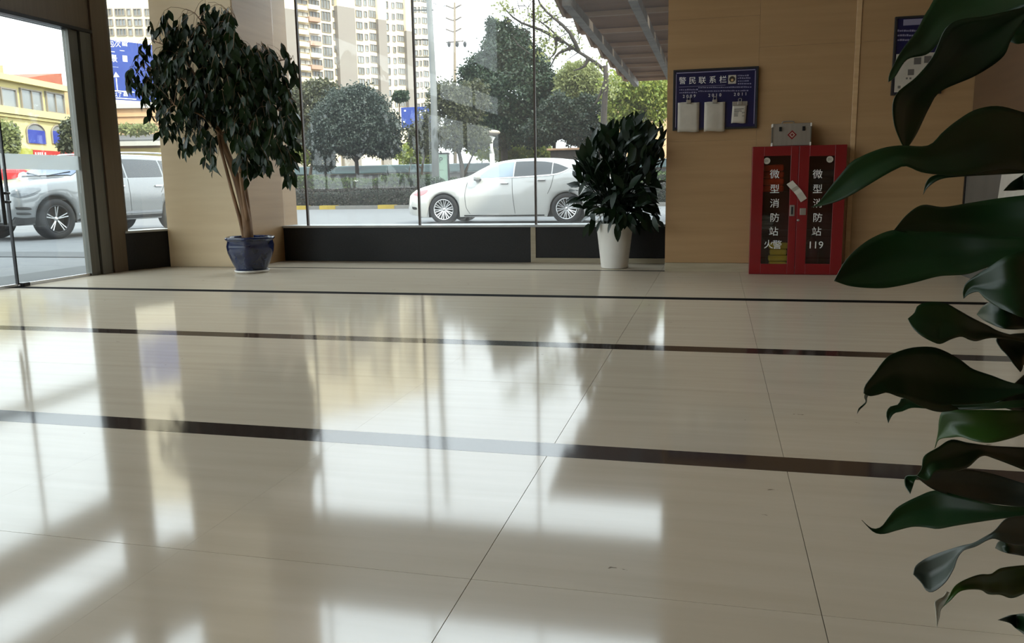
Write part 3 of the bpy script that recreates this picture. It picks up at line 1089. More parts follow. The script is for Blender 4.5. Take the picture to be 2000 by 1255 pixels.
_c = suv_place(2.5, 0, 0)
suv = thing('suv_car', (_c[0], _c[1], gz), 'silver SUV with five-spoke wheels parked outside the glass door', 'car')
KU = [(0.00, 0.80, 0.86, 0.62, 0.70, 0.62, 0.50), (0.06, 0.93, 1.00, 0.78, 0.84, 0.76, 0.62), (0.25, 1.00, 1.06, 0.88, 0.93, 0.86, 0.72),
      (0.9, 1.06, 1.14, 0.91, 0.965, 0.92, 0.78), (1.35, 1.10, 1.20, 0.91, 0.965, 0.93, 0.76), (1.75, 1.13, 1.42, 0.91, 0.965, 0.93, 0.72),
      (2.1, 1.15, 1.60, 0.91, 0.965, 0.93, 0.68), (2.5, 1.16, 1.67, 0.91, 0.965, 0.935, 0.68), (3.2, 1.17, 1.69, 0.91, 0.965, 0.935, 0.68),
      (4.2, 1.19, 1.66, 0.91, 0.965, 0.93, 0.67), (4.75, 1.2, 1.58, 0.9, 0.95, 0.90, 0.65), (4.95, 1.15, 1.42, 0.86, 0.9, 0.86, 0.62), (5.05, 1.05, 1.2, 0.8, 0.84, 0.8, 0.6), (5.1, 0.9, 1.0, 0.7, 0.74, 0.7, 0.5)]
B1, B2 = 0.88, 3.95
c2 = Car(suv, suv_place, KU, (B1, B2), 0.45, 0.30, 'car_silver')
bd2 = c2.body()
for sg in (-1, 1):
    c2.glass('window', [1.72, 2.0, 2.3, 2.62], [1.15, 1.16, 1.17, 1.18], [1.16, 1.38, 1.53, 1.56], sg, 'car_glass', suv)
    c2.glass('window', [2.67, 3.0, 3.5, 3.62], [1.18, 1.185, 1.195, 1.2], [1.565, 1.57, 1.56, 1.555], sg, 'car_glass', suv)
    c2.glass('window', [3.67, 4.1, 4.5, 4.72], [1.2, 1.21, 1.23, 1.3], [1.555, 1.53, 1.46, 1.33], sg, 'car_glass', suv)
    c2.seam([(1.5, 1.09), (1.48, 0.7), (1.52, 0.36)], sg, bd2)
    c2.seam([(2.64, 1.15), (2.65, 0.7), (2.66, 0.36)], sg, bd2)
    c2.seam([(3.65, 1.17), (3.6, 1.0), (3.5, 0.86)], sg, bd2)
    c2.seam([(1.3, 0.36), (2.4, 0.355), (3.5, 0.36)], sg, bd2, 0.07, 0.006, 'sill_strip', 'car_black')
    c2.seam([(1.35, 0.46), (2.4, 0.45), (3.48, 0.46)], sg, bd2, 0.05, 0.01, 'sill_moulding', 'chrome')
    c2.patch([(0.07, 0.84), (0.2, 0.80), (0.48, 0.86), (0.62, 0.97), (0.36, 0.985), (0.12, 0.95)], sg, suv, 'headlight', 'lamp_clear', 0.01)
    c2.patch([(0.09, 0.64), (0.30, 0.63), (0.36, 0.585), (0.12, 0.59)], sg, suv, 'bumper_vent', 'car_black', 0.01)
    c2.patch([(0.10, 0.54), (0.30, 0.53), (0.34, 0.49), (0.12, 0.495)], sg, suv, 'bumper_vent', 'car_black', 0.01)
    c2.seam([(0.05, 0.40), (0.2, 0.37), (0.42, 0.38)], sg, bd2, 0.12, 0.012, 'bumper_skirt', 'car_black')
    for hx in (2.42, 3.44):
        p = c2.w(hx, sg * (c2.width(hx, 1.0) + 0.02), 1.0)
        MB().obox(p, (SDX * 0.1, SDY * 0.1, 0), (SDY * 0.018, -SDX * 0.018, 0), (0, 0, 0.018)).build('door_handle', 'chrome', suv, bevel=0.008)
    p = c2.w(1.78, sg * 1.08, 1.22)
    MB().lathe([(0.001, -0.08), (0.09, -0.05), (0.115, 0.0), (0.10, 0.05), (0.001, 0.08)], p, 16, axis='y').build('mirror', 'car_silver', suv, smooth=True, fixn=True)
    rail = [c2.w(x, sg * 0.66, z) for x, z in ((2.2, 1.60), (2.35, 1.68), (3.3, 1.72), (4.3, 1.70), (4.5, 1.62))]
    MB().tube(cat_rom(rail, 14), 0.018, 8).build('roof_rail', 'chrome', suv, smooth=True)
    for a in (B1, B2):
        c2.wheel(a, sg, 0.385, 0.27, 0.83, (5, (-0.13, 0.13), 0.011, 0.9), suv, 'rim_dark')
c2.screen('windscreen', 1.42, 2.12, 'screen_glass', suv, 0.05, 0.02)
c2.screen('rear_screen', 4.74, 4.96, 'car_glass', suv, 0.08)
def sbox(x0, x1, hw_, z0, z1):
    c = suv_place((x0 + x1) / 2, 0, (z0 + z1) / 2)
    return MB().obox(c, (SDX * (x1 - x0) / 2, SDY * (x1 - x0) / 2, 0), (SDY * hw_, -SDX * hw_, 0), (0, 0, (z1 - z0) / 2))


gl = sbox(-0.05, 0.06, 0.5, 0.68, 0.98).build('grille', 'car_black', suv, bevel=0.03)
for z in (0.76, 0.84, 0.92):
    sbox(-0.066, -0.04, 0.49, z - 0.014, z + 0.014).build('grille_bar', 'chrome', gl, bevel=0.005)
sbox(-0.045, 0.06, 0.55, 0.36, 0.52).build('lower_intake', 'car_black', suv, bevel=0.02)
for sg in (-1, 1):
    wp = c2.w(1.45, sg * 0.35, 1.25)
    MB().tube([c2.w(1.40, sg * 0.1, 1.225), c2.w(1.52, sg * 0.62, 1.30)], 0.012, 6).build('wiper', 'car_black', suv)

# ---- small red vehicle at the far left edge behind the SUV
rp = gr(18, 352, 0.0)
rv = thing('red_van', dep(16, 372, 30) * np.array([1, 1, 0]) + np.array([0, 0, gz]), 'red van half seen at the left edge behind the SUV bonnet', 'van')
bx0 = ORG[rv.name]
MB().box(bx0[0] - 1.6, bx0[1] - 0.8, gz + 0.3, bx0[0] + 0.6, bx0[1] + 0.9, gz + 1.15).build('body', 'red_sign', rv, bevel=0.12)
MB().box(bx0[0] - 1.3, bx0[1] - 0.7, gz + 1.15, bx0[0] + 0.3, bx0[1] + 0.8, gz + 1.75).build('cabin', 'red_sign', rv, bevel=0.15)
MB().box(bx0[0] - 1.1, bx0[1] - 0.72, gz + 1.22, bx0[0] + 0.1, bx0[1] - 0.69, gz + 1.6).build('window', 'car_glass', rv)
for k in (-1.1, 0.15):
    MB().lathe([(0.001, -0.08), (0.22, -0.08), (0.3, -0.06), (0.3, 0.06), (0.001, 0.08)], (bx0[0] + k, bx0[1] - 0.72, gz + 0.3), 20, axis='y').build('wheel', 'tyre', rv, smooth=True)


# ------------------------------------------------------------------ planting
def rvec(n):
    v = rng.normal(size=(n, 3))
    return v / np.linalg.norm(v, axis=1)[:, None]


def crown(name, root, blobs, n, ls, matname, fill=0.55, droop=0.3):
    vol = np.array([r[0] * r[1] * r[2] for _, r in blobs])
    cnt = (vol ** 0.7 / (vol ** 0.7).sum() * n).astype(int)
    P = []
    for (c, r), k in zip(blobs, cnt):
        d = rvec(k)
        rad = rng.uniform(fill, 1.0, k) ** 0.7
        # lumpy outline
        lump = 1 + 0.16 * np.sin(d[:, 0] * 7 + c[0]) * np.sin(d[:, 2] * 8 + c[2]) + rng.normal(0, 0.07, k)
        P.append(np.array(c) + d * np.array(r) * (rad * lump)[:, None])
    P = np.vstack(P)
    D = rvec(len(P)) - np.array([0, 0, droop])
    return cloud_mesh(name, P, D, rvec(len(P)), rng.uniform(0.7, 1.3, len(P)) * ls, rng.uniform(0.5, 0.8, len(P)) * ls, matname, root)


def tree(name, label, foot, trunk, limbs, blobs, n, ls, matname, bark='bark', group=None, tr=0.1, kind=None, fill=0.55):
    """foot: ground point; trunk/limbs are lists of world points; blobs list of (centre, radii)"""
    t = thing(name, foot, label, 'tree', group)
    m = MB()
    m.tube(cat_rom(trunk, 10), np.linspace(tr, tr * 0.55, 10), 8)
    m.build('trunk', bark, t, smooth=True)
    for lb in limbs:
        MB().tube(cat_rom(lb, 9), np.linspace(tr * 0.5, tr * 0.12, 9), 6).build('branch', bark, t, smooth=True)
    if n:
        crown('foliage', t, blobs, n, ls, matname, fill)
    return t


def B(px, py, Y, rx, rz, ry=None):
    """crown blob from a pixel centre and pixel radii at depth plane Y"""
    c = at(px, py, Y)
    s = np.linalg.norm(c - CAM) / FPX
    return (c, (rx * s, (ry if ry else rx) * s, rz * s))


def foot(px, Y):
    p = at(px, 360, Y)
    return np.array([p[0], p[1], gz])


# low hedges, kerb, wall
KY = 31.2
kb = tag(MB().box(-60, KY - 0.15, gz - 0.2, 30, KY + 0.15, gz + 0.14).build('kerb', 'concrete'), 'concrete kerb in front of the hedge', kind='structure')
for k, (pa, pb) in enumerate(((566, 600), (624, 655), (738, 770))):
    a, c = at(pa, 408, KY - 0.16), at(pb, 408, KY - 0.16)
    tag(MB().box(a[0], KY - 0.17, gz + 0.0, c[0], KY + 0.17, gz + 0.155).build('kerb_mark', 'yellow_paint'), ('short yellow painted kerb length next to the pillar', 'short yellow painted kerb length left of the round tree', 'short yellow painted kerb length nearest the white saloon')[k], 'kerb mark', 'yellow kerb marks')
tag(MB().box(-60, KY + 0.15, gz - 0.2, 30, 41.8, gz + 0.1).build('planting_bed', 'soil'), 'strip of soil under the hedges and trees', kind='structure')


def hedge(name, label, x0, x1, y0, y1, z1, n, ls, matname, wav):
    t = thing(name, ((x0 + x1) / 2, (y0 + y1) / 2, gz), label, 'hedge')
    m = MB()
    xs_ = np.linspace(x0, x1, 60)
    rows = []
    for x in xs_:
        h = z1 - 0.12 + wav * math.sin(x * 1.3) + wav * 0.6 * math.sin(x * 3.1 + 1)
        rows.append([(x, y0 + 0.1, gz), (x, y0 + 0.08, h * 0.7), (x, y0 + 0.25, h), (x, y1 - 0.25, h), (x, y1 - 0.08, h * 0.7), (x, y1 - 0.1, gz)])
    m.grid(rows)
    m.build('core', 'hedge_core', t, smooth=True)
    X = rng.uniform(x0, x1, n)
    H = z1 + wav * np.sin(X * 1.3) + wav * 0.6 * np.sin(X * 3.1 + 1)
    top = rng.random(n) < 0.45
    Yv = np.where(top, rng.uniform(y0, y1, n), y0 + np.abs(rng.normal(0, 0.07, n)))
    Zv = np.where(top, H - np.abs(rng.normal(0, 0.08, n)), gz + 0.1 + (H - gz - 0.1) * rng.random(n))
    P = np.stack([X, Yv, Zv], 1)
    D = rvec(n) + np.array([0, -0.5, 0.5])
    cloud_mesh('leaves', P, D, rvec(n), rng.uniform(0.7, 1.3, n) * ls, rng.uniform(0.5, 0.8, n) * ls, matname, t)


hedge('clipped_hedge', 'low dark brownish clipped hedge along the kerb', -24, 6, 31.5, 32.9, 0.82, 16000, 0.085, 'hedge_dark', 0.04)
hedge('shrub_row', 'taller green hedge behind the dark clipped hedge', -27, 8, 34.2, 35.6, 1.28, 14000, 0.1, 'hedge_green', 0.08)
gw = thing('garden_wall', (-8, 42.2, gz), 'grey boundary wall with blue-grey coping behind the hedges', 'wall')
for k in range(12):
    x0 = -34 + k * 4.2
    MB().box(x0 + 0.02, 42, gz, x0 + 4.18, 42.4, 1.55).build('wall_panel', 'grey_wall', gw)
    MB().box(x0 + 0.01, 41.85, 1.56, x0 + 4.19, 42.55, 2.0).build('coping', 'teal_coping', gw, bevel=0.05)

# the round tree
f0 = foot(697, 36.0)
tree('street_tree', 'round grey-green street tree standing left of the white saloon', f0,
     [f0, at(698, 340, 36.0), at(695, 300, 36.0), at(692, 262, 36.0)],
     [[at(697, 318, 36), at(670, 285, 36.2), at(640, 262, 36)], [at(697, 312, 36), at(725, 285, 35.8), at(752, 262, 36)], [at(695, 300, 36), at(705, 250, 36.3), at(712, 205, 36)], [at(695, 296, 36), at(675, 240, 35.6), at(668, 200, 36)]],
     [B(690, 235, 36, 70, 62), B(655, 245, 36.3, 48, 45), B(735, 255, 35.8, 50, 45), B(700, 205, 36, 45, 36), B(640, 275, 36, 40, 28), B(752, 285, 36, 32, 24), B(690, 280, 36, 60, 22)], 42000, 0.125, 'leaf_round', 'dark_bark', tr=0.13)
wb_ = MB().lathe([(0.16, 0.0), (0.165, 0.3), (0.14, 0.75), (0.135, 0.76)], (f0[0], f0[1], gz + 0.45), 16)
wb_.build('whitewash_band', 'white_gloss', bpy.data.objects['street_tree'], smooth=True)
f0 = foot(600, 38.0)
tree('street_tree', 'pale shaggy tree between the pillar and the round tree', f0, [f0, at(606, 340, 38), at(612, 300, 38), at(606, 240, 38)],
     [[at(610, 310, 38), at(590, 280, 38), at(578, 240, 38)], [at(611, 300, 38), at(628, 270, 38), at(640, 230, 38)]],
     [B(600, 205, 38, 45, 40), B(625, 180, 38.5, 36, 26), B(575, 240, 38, 34, 50), B(618, 262, 37.6, 30, 30)], 11000, 0.15, 'leaf_olive', 'bark', tr=0.1)
f0 = foot(632, 37.0)
tree('street_tree', 'small dark tree just left of the round tree', f0, [f0, at(634, 350, 37), at(637, 330, 37), at(640, 300, 37)],
     [[at(637, 330, 37), at(622, 312, 37), at(612, 300, 37)]], [B(632, 312, 37, 24, 22), B(622, 280, 37, 24, 22)], 4000, 0.13, 'leaf_dark', 'dark_bark', tr=0.08)
# the big dark evergreen and its neighbours
f0 = foot(985, 44.0)
tree('evergreen_tree', 'tallest dense dark green tree behind the white saloon roof', f0, [f0, at(985, 300, 44), at(982, 200, 44), at(975, 90, 44)],
     [[at(984, 250, 44), at(940, 210, 44), at(925, 170, 44)], [at(984, 240, 44), at(1040, 190, 44), at(1065, 160, 44)]],
     [B(972, 75, 44, 24, 34), B(985, 115, 44, 52, 48), B(1010, 90, 44.5, 30, 36), B(950, 150, 44, 52, 46), B(1030, 135, 44, 46, 48), B(1000, 185, 43.6, 84, 54), B(930, 185, 44, 36, 46), B(1075, 190, 44, 44, 48), B(985, 240, 43.6, 66, 44), B(1050, 245, 43.8, 58, 40), B(960, 50, 44, 12, 18), B(990, 50, 44, 9, 16)],
     66000, 0.165, 'leaf_green', 'dark_bark', tr=0.22)
f0 = foot(1080, 40.0)
tree('evergreen_tree', 'broad dark tree left of the white-potted plant', f0, [f0, at(1082, 300, 40), at(1085, 250, 40), at(1095, 205, 40)],
     [[at(1084, 280, 40), at(1060, 255, 40), at(1045, 235, 40)], [at(1085, 270, 40), at(1120, 240, 40), at(1140, 215, 40)]],
     [B(1095, 225, 40, 46, 40), B(1130, 250, 40, 40, 36), B(1060, 255, 39.6, 40, 26), B(1150, 220, 40.4, 32, 34)], 24000, 0.135, 'leaf_dark', 'dark_bark', tr=0.12)
f0 = foot(902, 34.0)
tree('street_tree', 'leaning open-branched tree behind the mint sign', f0, [f0, at(903, 335, 34), at(897, 300, 34), at(888, 262, 34)],
     [[at(905, 345, 34), at(920, 310, 34.2), at(935, 280, 34)], [at(897, 300, 34), at(872, 275, 33.8), at(852, 258, 34)], [at(890, 268, 34), at(872, 235, 34), at(850, 205, 34)], [at(888, 262, 34), at(900, 220, 34), at(905, 180, 34)], [at(889, 265, 34), at(925, 240, 34), at(940, 215, 34)]],
     [B(890, 265, 34, 48, 28), B(925, 270, 34.2, 34, 26), B(900, 215, 34, 40, 40), B(868, 190, 34, 36, 34), B(925, 190, 34.4, 30, 36)], 13000, 0.13, 'leaf_olive', 'dark_bark', tr=0.13, fill=0.3)
f0 = foot(826, 36.0)
tree('street_tree', 'thin sparse tree left of the tall grey pole', f0, [f0, at(824, 335, 36), at(830, 300, 36), at(836, 270, 36)],
     [[at(826, 330, 36), at(805, 318, 36), at(797, 345, 36)], [at(832, 300, 36), at(815, 270, 36), at(805, 240, 36)], [at(834, 280, 36), at(848, 250, 36), at(858, 220, 36)]],
     [B(830, 275, 36, 34, 32), B(840, 235, 36, 26, 30), B(812, 262, 36, 22, 26)], 4200, 0.12, 'leaf_olive', 'bark', tr=0.07, fill=0.2)
# yellow-green shrubs beyond the wall
for (px_, py_, rx_, rz_, lb) in ((600, 285, 34, 34, 'yellow-green bush beyond the wall beside the ficus crown'), (815, 300, 40, 26, 'yellow-green bush beyond the wall left of the mint sign'), (965, 290, 52, 24, 'bright yellow-green bush beyond the wall behind the mushroom lamp'), (1040, 300, 44, 18, 'yellow-green bush beyond the wall above the saloon roof')):
    f0 = foot(px_, 46.0)
    t = thing('bush', f0, lb, 'bush')
    MB().tube([f0, at(px_, py_ + 10, 46)], [0.09, 0.04], 6).build('stem', 'bark', t)
    crown('foliage', t, [B(px_, py_, 46, rx_, rz_), B(px_ + rx_ * 0.4, py_ + 6, 45.6, rx_ * 0.6, rz_ * 0.9)], 5000, 0.17, 'leaf_yellow')
# right-hand trees below the canopy
f0 = foot(1180, 30.0)
tree('street_tree', 'bare-branched tree with thick grey trunk under the canopy edge', f0, [f0, at(1178, 300, 30), at(1180, 210, 30), at(1186, 140, 30), at(1182, 128, 30)],
     [[at(1184, 140, 30), at(1160, 120, 30), at(1110, 88, 30), at(1060, 45, 30), at(1030, 30, 30)], [at(1100, 82, 30), at(1060, 60, 30.3), at(1010, 40, 30.3), at(975, 5, 30.3)], [at(1130, 100, 30), at(1110, 60, 29.7), at(1060, 15, 29.5), at(1040, -30, 29.5)],
      [at(1182, 160, 30), at(1172, 185, 30), at(1160, 205, 30)], [at(1120, 92, 30), at(1090, 105, 30), at(1075, 130, 30)], [at(1085, 68, 30), at(1085, 100, 30.2), at(1070, 118, 30.2)], [at(1150, 112, 30), at(1140, 130, 30), at(1120, 138, 30)]],
     [B(1175, 125, 30, 24, 20), B(1195, 165, 30, 30, 30), B(1060, 30, 30, 50, 30), B(985, 15, 30, 30, 24), B(1075, 85, 30, 42, 32), B(1120, 75, 30, 30, 26)], 800, 0.13, 'leaf_pale', 'dark_bark', tr=0.16, fill=0.1)
tw = MB()
for _ in range(60):
    a = np.array([rng.uniform(985, 1150), rng.uniform(0, 120)])
    a[1] = max(a[1], 0) * 0.8 + (a[0] - 985) * 0.18
    q = a + rng.normal(0, 16, 2)
    r_ = q + rng.normal(0, 16, 2)
    tw.tube([at(a[0], a[1], 30), at(q[0], q[1], 30.2), at(r_[0], r_[1], 30)], [0.018, 0.012, 0.006], 4)
tw.build('twigs', 'dark_bark', [o for o in bpy.data.objects if o.get('label', '').startswith('bare-branched')][0], smooth=True)['kind'] = 'stuff'
for (px_, blobs, lb) in ((1240, [B(1240, 170, 38, 66, 36), B(1215, 215, 38, 40, 40), B(1280, 200, 38.4, 36, 46)], 'yellow-green leafy tree between canopy and white-potted plant'),
                         (1130, [B(1130, 150, 42, 44, 30), B(1150, 180, 42, 34, 40), B(1110, 185, 42, 30, 30)], 'pale yellowing tree behind the bare branches')):
    f0 = foot(px_, 38.0 if px_ > 1200 else 42.0)
    yy = f0[1]
    tree('street_tree', lb, f0, [f0, at(px_, 290, yy), at(px_ + 4, 230, yy)], [[at(px_ + 3, 240, yy), at(px_ - 20, 210, yy), at(px_ - 30, 180, yy)], [at(px_ + 4, 235, yy), at(px_ + 25, 205, yy), at(px_ + 30, 180, yy)]], blobs, 12000, 0.15, 'leaf_yellow' if px_ > 1200 else 'leaf_pale', 'bark', tr=0.12, fill=0.35)
f0 = foot(780, 90.0)
tree('street_tree', 'small rounded far tree in front of the tower foot', f0, [f0, at(780, 230, 90), at(780, 200, 90)], [], [B(783, 187, 90, 14, 8), B(776, 189, 90, 9, 7)], 900, 0.4, 'leaf_green', tr=0.15)
# plants by the parking sign
f0 = foot(830, 32.4)
t = thing('bush', f0, 'small bright green shrub over the saloon bonnet', 'bush')
MB().tube([f0, at(835, 358, 32.4)], [0.05, 0.02], 6).build('stem', 'bark', t)
crown('foliage', t, [B(836, 357, 32.4, 14, 9), B(852, 354, 32.4, 14, 6)], 500, 0.15, 'leaf_green')

# ------------------------------------------------------------------ street furniture
a = foot(851, 33.0)
top = at(836, -260, 33.0)
po = thing('utility_pole', a, 'tall grey concrete utility pole in front of the tower', 'pole')
lean = at(847, 180, 33.0)
MB().tube([a, lean, at(838, 0, 33.0), top], [0.16, 0.135, 0.115, 0.09], 14).build('shaft', 'pole_grey', po, smooth=True)
for yy in (78, 112, 20):
    c = at(840, yy, 33.0)
    MB().tube([c + np.array([-0.75, 0, 0.05]), c + np.array([0.15, 0, 0])], 0.025, 6).build('cross_arm', 'black_metal', po)
# lattice-free line post with forked arms
a = foot(889, 120.0)
py_ = thing('line_post', a, 'slim brown power line post with three forked arms', 'power pole')
MB().tube([a, at(888, 5, 120.0)], [0.32, 0.16], 8).build('shaft', 'pylon', py_, smooth=True)
for yy in (12, 36, 58):
    l, c, r_ = at(871, yy - 1, 120), at(885, yy + 4, 120), at(901, yy - 3, 120)
    MB().tube(cat_rom([l, c, at(890, yy + 3, 120), r_], 10), 0.12, 6).build('forked_arm', 'canopy_rib', py_, smooth=True)
MB().tube([at(871, 83, 120), at(905, 80, 120)], 0.1, 6).build('cross_bar', 'canopy_rib', py_)
for px_ in (877, 893, 908):
    c = at(px_, 86, 120)
    MB().lathe([(0.001, -0.5), (0.22, -0.3), (0.28, 0.1), (0.1, 0.4)], tuple(c), 10).build('lamp_head', 'black_metal', py_, smooth=True)
wires = (((846, 5), (870, 11)), ((846, 10), (871, 11)), ((846, 30), (871, 35)), ((846, 48), (871, 57)), ((902, 10), (946, 44)), ((902, 34), (932, 58)), ((902, 56), (926, 70)), ((700, -30), (871, 11)))
PLL = ('topmost thin power line between the grey pole and the line post', 'second thin power line between the grey pole and the top forked arm', 'thin power line from the grey pole to the middle forked arm', 'thin power line from the grey pole to the lowest forked arm',
       'thin power line sloping right from the top forked arm', 'thin power line sloping right from the middle forked arm', 'thin power line sloping right from the lowest forked arm', 'long thin power line crossing the tower top towards the line post')
for k, (p, q) in enumerate(wires):
    a_, c_ = at(*p, 100), at(*q, 120)
    if p[0] > 890:
        a_, c_ = at(*p, 120), at(*q, 160)
    m_ = (a_ + c_) / 2 - np.array([0, 0, 0.3])
    tag(MB().tube(cat_rom([a_, m_, c_], 8), 0.035, 4).build('power_line', 'wire'), PLL[k], 'power line', 'power lines')
# mushroom lamp
a = foot(963, 37.0)
ml = thing('garden_lamp', a, 'mushroom-shaped street lamp on white post behind the saloon', 'lamp')
s_ = np.linalg.norm(at(963, 300, 37.0) - CAM) / FPX
MB().tube([a, at(961, 300, 37.0)], [0.13, 0.11], 14).build('post', 'white_gloss', ml, smooth=True)
MB().tube([at(961, 300, 37), at(960, 288, 37), at(959, 275, 37), at(961, 266, 37)], [0.11, 0.06, 0.09, 0.16], 14).build('neck', 'white_gloss', ml, smooth=True)
c = at(961, 260, 37)
MB().lathe([(0.001, -0.12), (0.2, -0.11), (0.36, -0.03), (0.38, 0.03), (0.32, 0.1), (0.14, 0.14), (0.001, 0.15)], tuple(c), 28).build('shade', 'lamp_shade', ml, smooth=True)
# mint parking sign
PSY = 33.6
a, c = at(851, 300, PSY), at(876, 300, PSY)
z1, z0 = at(863, 298, PSY)[2], gz
sg_ = thing('parking_sign', ((a[0] + c[0]) / 2, PSY, gz), 'pale mint upright parking sign with black frame and letter P', 'sign')
MB().box(a[0] + 0.07, PSY, 0.25, c[0] - 0.05, PSY + 0.08, z1 - 0.06).build('panel', 'mint', sg_)
fr = MB().box(a[0], PSY - 0.03, gz, a[0] + 0.07, PSY + 0.1, z1).box(c[0] - 0.05, PSY - 0.03, gz, c[0], PSY + 0.1, z1).box(a[0] + 0.07, PSY - 0.03, z1 - 0.06, c[0] - 0.05, PSY + 0.1, z1)
fr.build('frame', 'black_metal', sg_)
pc = at(861, 313, PSY)
tx = MB().text('P', 0.34, lambda x, y: (pc[0] + x, PSY - 0.006, pc[2] + y))
pd = at(863, 332, PSY)
for q0, q1 in ((-0.09, -0.02), (0.01, 0.06)):
    MB().box(pd[0] + q0, PSY - 0.006, pd[2] - 0.008, pd[0] + q1, PSY - 0.004, pd[2] + 0.012).build('print_mark', 'ink', sg_)
tx.build('lettering', 'ink', sg_)
# far blue board
a, c = at(783, 210, 60), at(846, 248, 60)
bs = thing('blue_board', ((a[0] + c[0]) / 2, 60, gz), 'far blue road board with white writing beside the grey pole', 'sign')
MB().box(a[0], 60, c[2], c[0], 60.1, a[2]).build('panel', 'sign_blue', bs)
for px_ in (800, 838):
    q = at(px_, 240, 60.15)
    MB().tube([(q[0], 60.2, gz), (q[0], 60.2, q[2])], 0.08, 8).build('post', 'pole_grey', bs)
wt = MB()
for px_, py0, n_ in ((813, 213, 6), (821, 218, 4), (831, 216, 5), (790, 216, 1), (789, 238, 1)):
    for k in range(n_):
        q = at(px_ + rng.uniform(-1, 1), py0 + k * 5.5, 59.99)
        wt.box(q[0] - 0.07, 59.985, q[2] - 0.06, q[0] + 0.07, 59.995, q[2] + 0.05)
wt.build('lettering', 'white_ink', bs)
# blue direction sign at the left, carried by a mast hidden by the pillar
SF = Facade(205, 24.0, 330, 25.5, gz)
ds = thing('direction_sign', SF.p(6.0, gz), 'large blue road direction sign with white arrow left of the ficus', 'sign')
u0, zt_ = SF.uz(200, 76)
u1, zb_ = SF.uz(312, 200)
MB().fbox(SF, u0, zb_, u1, zt_, -0.06, 0.0).build('panel', 'sign_blue', ds)
up = SF.uz(345, 150)[0]
ms = MB()
ms.tube([SF.p(up, gz, -0.2), SF.p(up, zt_ + 0.2, -0.2)], 0.11, 10)
for yy in (100, 170):
    zz_ = SF.uz(260, yy)[1]
    ms.tube([SF.p(u0 + 0.1, zz_, -0.12), SF.p(up, zz_, -0.2)], 0.05, 6)
ms.build('mast', 'pole_grey', ds)
wt = MB()


def sgn_txt(body, px_, py_, h_px):
    uu, zz_ = SF.uz(px_, py_)
    hh = h_px * 24.5 / FPX
    wt.text(body, hh, lambda x, y: SF.p(uu + x, zz_ + y, 0.006))


for ch, px_, py_, hp in (('包', 216, 86, 14), ('次', 229, 86, 14), ('督', 243, 84, 15), ('景', 222, 115, 15), ('以', 225, 185, 9), ('了', 234, 185, 9), ('昌', 245, 184, 10)):
    sgn_txt(ch, px_, py_, hp)
for (pa, qa, pb, qb) in ((216, 100, 224, 102), (234, 98, 243, 100), (219, 130, 231, 131.5), (222, 178, 262, 179), (226, 192, 266, 193), (239, 108, 249, 121), (226, 152, 230, 176)):
    ua, za = SF.uz(pa, qa)
    ub, zb2 = SF.uz(pb, qb)
    wt.fbox(SF, ua, min(za, zb2), ub, max(za, zb2), 0.0, 0.006)
tri = [SF.uz(*q) for q in ((221, 151), (226, 140.5), (233, 150))]
wt.prism(tri, lambda a_, b_, d: SF.p(a_, b_, d), 0.0, 0.006)
wt.build('lettering', 'white_ink', ds)

# ------------------------------------------------------------------ canopy outside
CZ = 3.4
CX0 = -2.26
ys_c = [9.7, 11.3, 12.75, 14.2, 15.65, 17.1, 18.5, 19.9, 21.0]
cp = thing('porch_canopy', (1.0, 15, gz), 'brown stepped porch canopy of lapped panels outside the window', 'canopy')
for k in range(1, 8):
    y0, y1 = ys_c[k] + (0.16 if k == 2 else 0), ys_c[k + 1] - 0.02
    zn = CZ + (0.36 if k == 2 else 0.24)
    # each lapped panel tilts down away from the building
    m = MB()
    m.prism([(y0, zn), (y1, CZ), (y1, CZ + 0.035), (y0, zn + 0.035)], lambda a_, b_, d: (d, a_, b_), CX0, 6.5)
    pn = m.build('panel', 'canopy_panel', cp, fixn=True)
    MB().prism([(y0, zn - 0.05), (y1, CZ - 0.05), (y1, CZ + 0.1), (y0, zn + 0.1)], lambda a_, b_, d: (d, a_, b_), CX0 - 0.05, CX0 - 0.001).build('end_board', 'canopy_lip', pn, fixn=True)
    MB().box(CX0, y1 - 0.05, CZ - 0.07, 6.5, y1 + 0.01, CZ - 0.001).build('edge_batten', 'canopy_lip', pn)
for x in (CX0 + 0.28, CX0 + 1.15, CX0 + 2.1):
    MB().box(x - 0.06, 11.2, CZ - 0.2, x + 0.06, 20.95, CZ - 0.071).build('rib', 'canopy_rib', cp)
for yy in (11.6, 20.4):
    for x in (1.6, 5.8):
        MB().box(x - 0.12, yy - 0.12, gz, x + 0.12, yy + 0.12, CZ - 0.075).build('post', 'canopy_lip', cp)

# ------------------------------------------------------------------ buildings
def window_on(F, root, u0, z0, u1, z1, dark, cols, sill=True, depth=0.25, frame=0.12):
    m = MB()
    m.fbox(F, u0, z0, u1, z1, 0.0, 0.06, 0)
    fw = frame
    for a_, b_ in ((u0, u0 + fw), (u1 - fw, u1)):
        m.fbox(F, a_, z0, b_, z1, 0.061, depth, 1)
    for a_, b_ in ((z0, z0 + fw), (z1 - fw, z1)):
        m.fbox(F, u0 + fw, a_, u1 - fw, b_, 0.061, depth, 1)
    for k in range(1, cols):
        u = u0 + (u1 - u0) * k / cols
        m.fbox(F, u - fw * 0.4, z0 + fw, u + fw * 0.4, z1 - fw, 0.061, depth, 1)
    return m.build('window', [dark, 'window_frame' if frame < 0.2 else 'tower_white'], root)


TF = Facade(535, 208, 842, 243, gz)
tw_ = thing('apartment_tower', TF.p(TF.w / 2, gz), 'tall cream apartment tower behind the trees', 'building')
ZT = 62.0
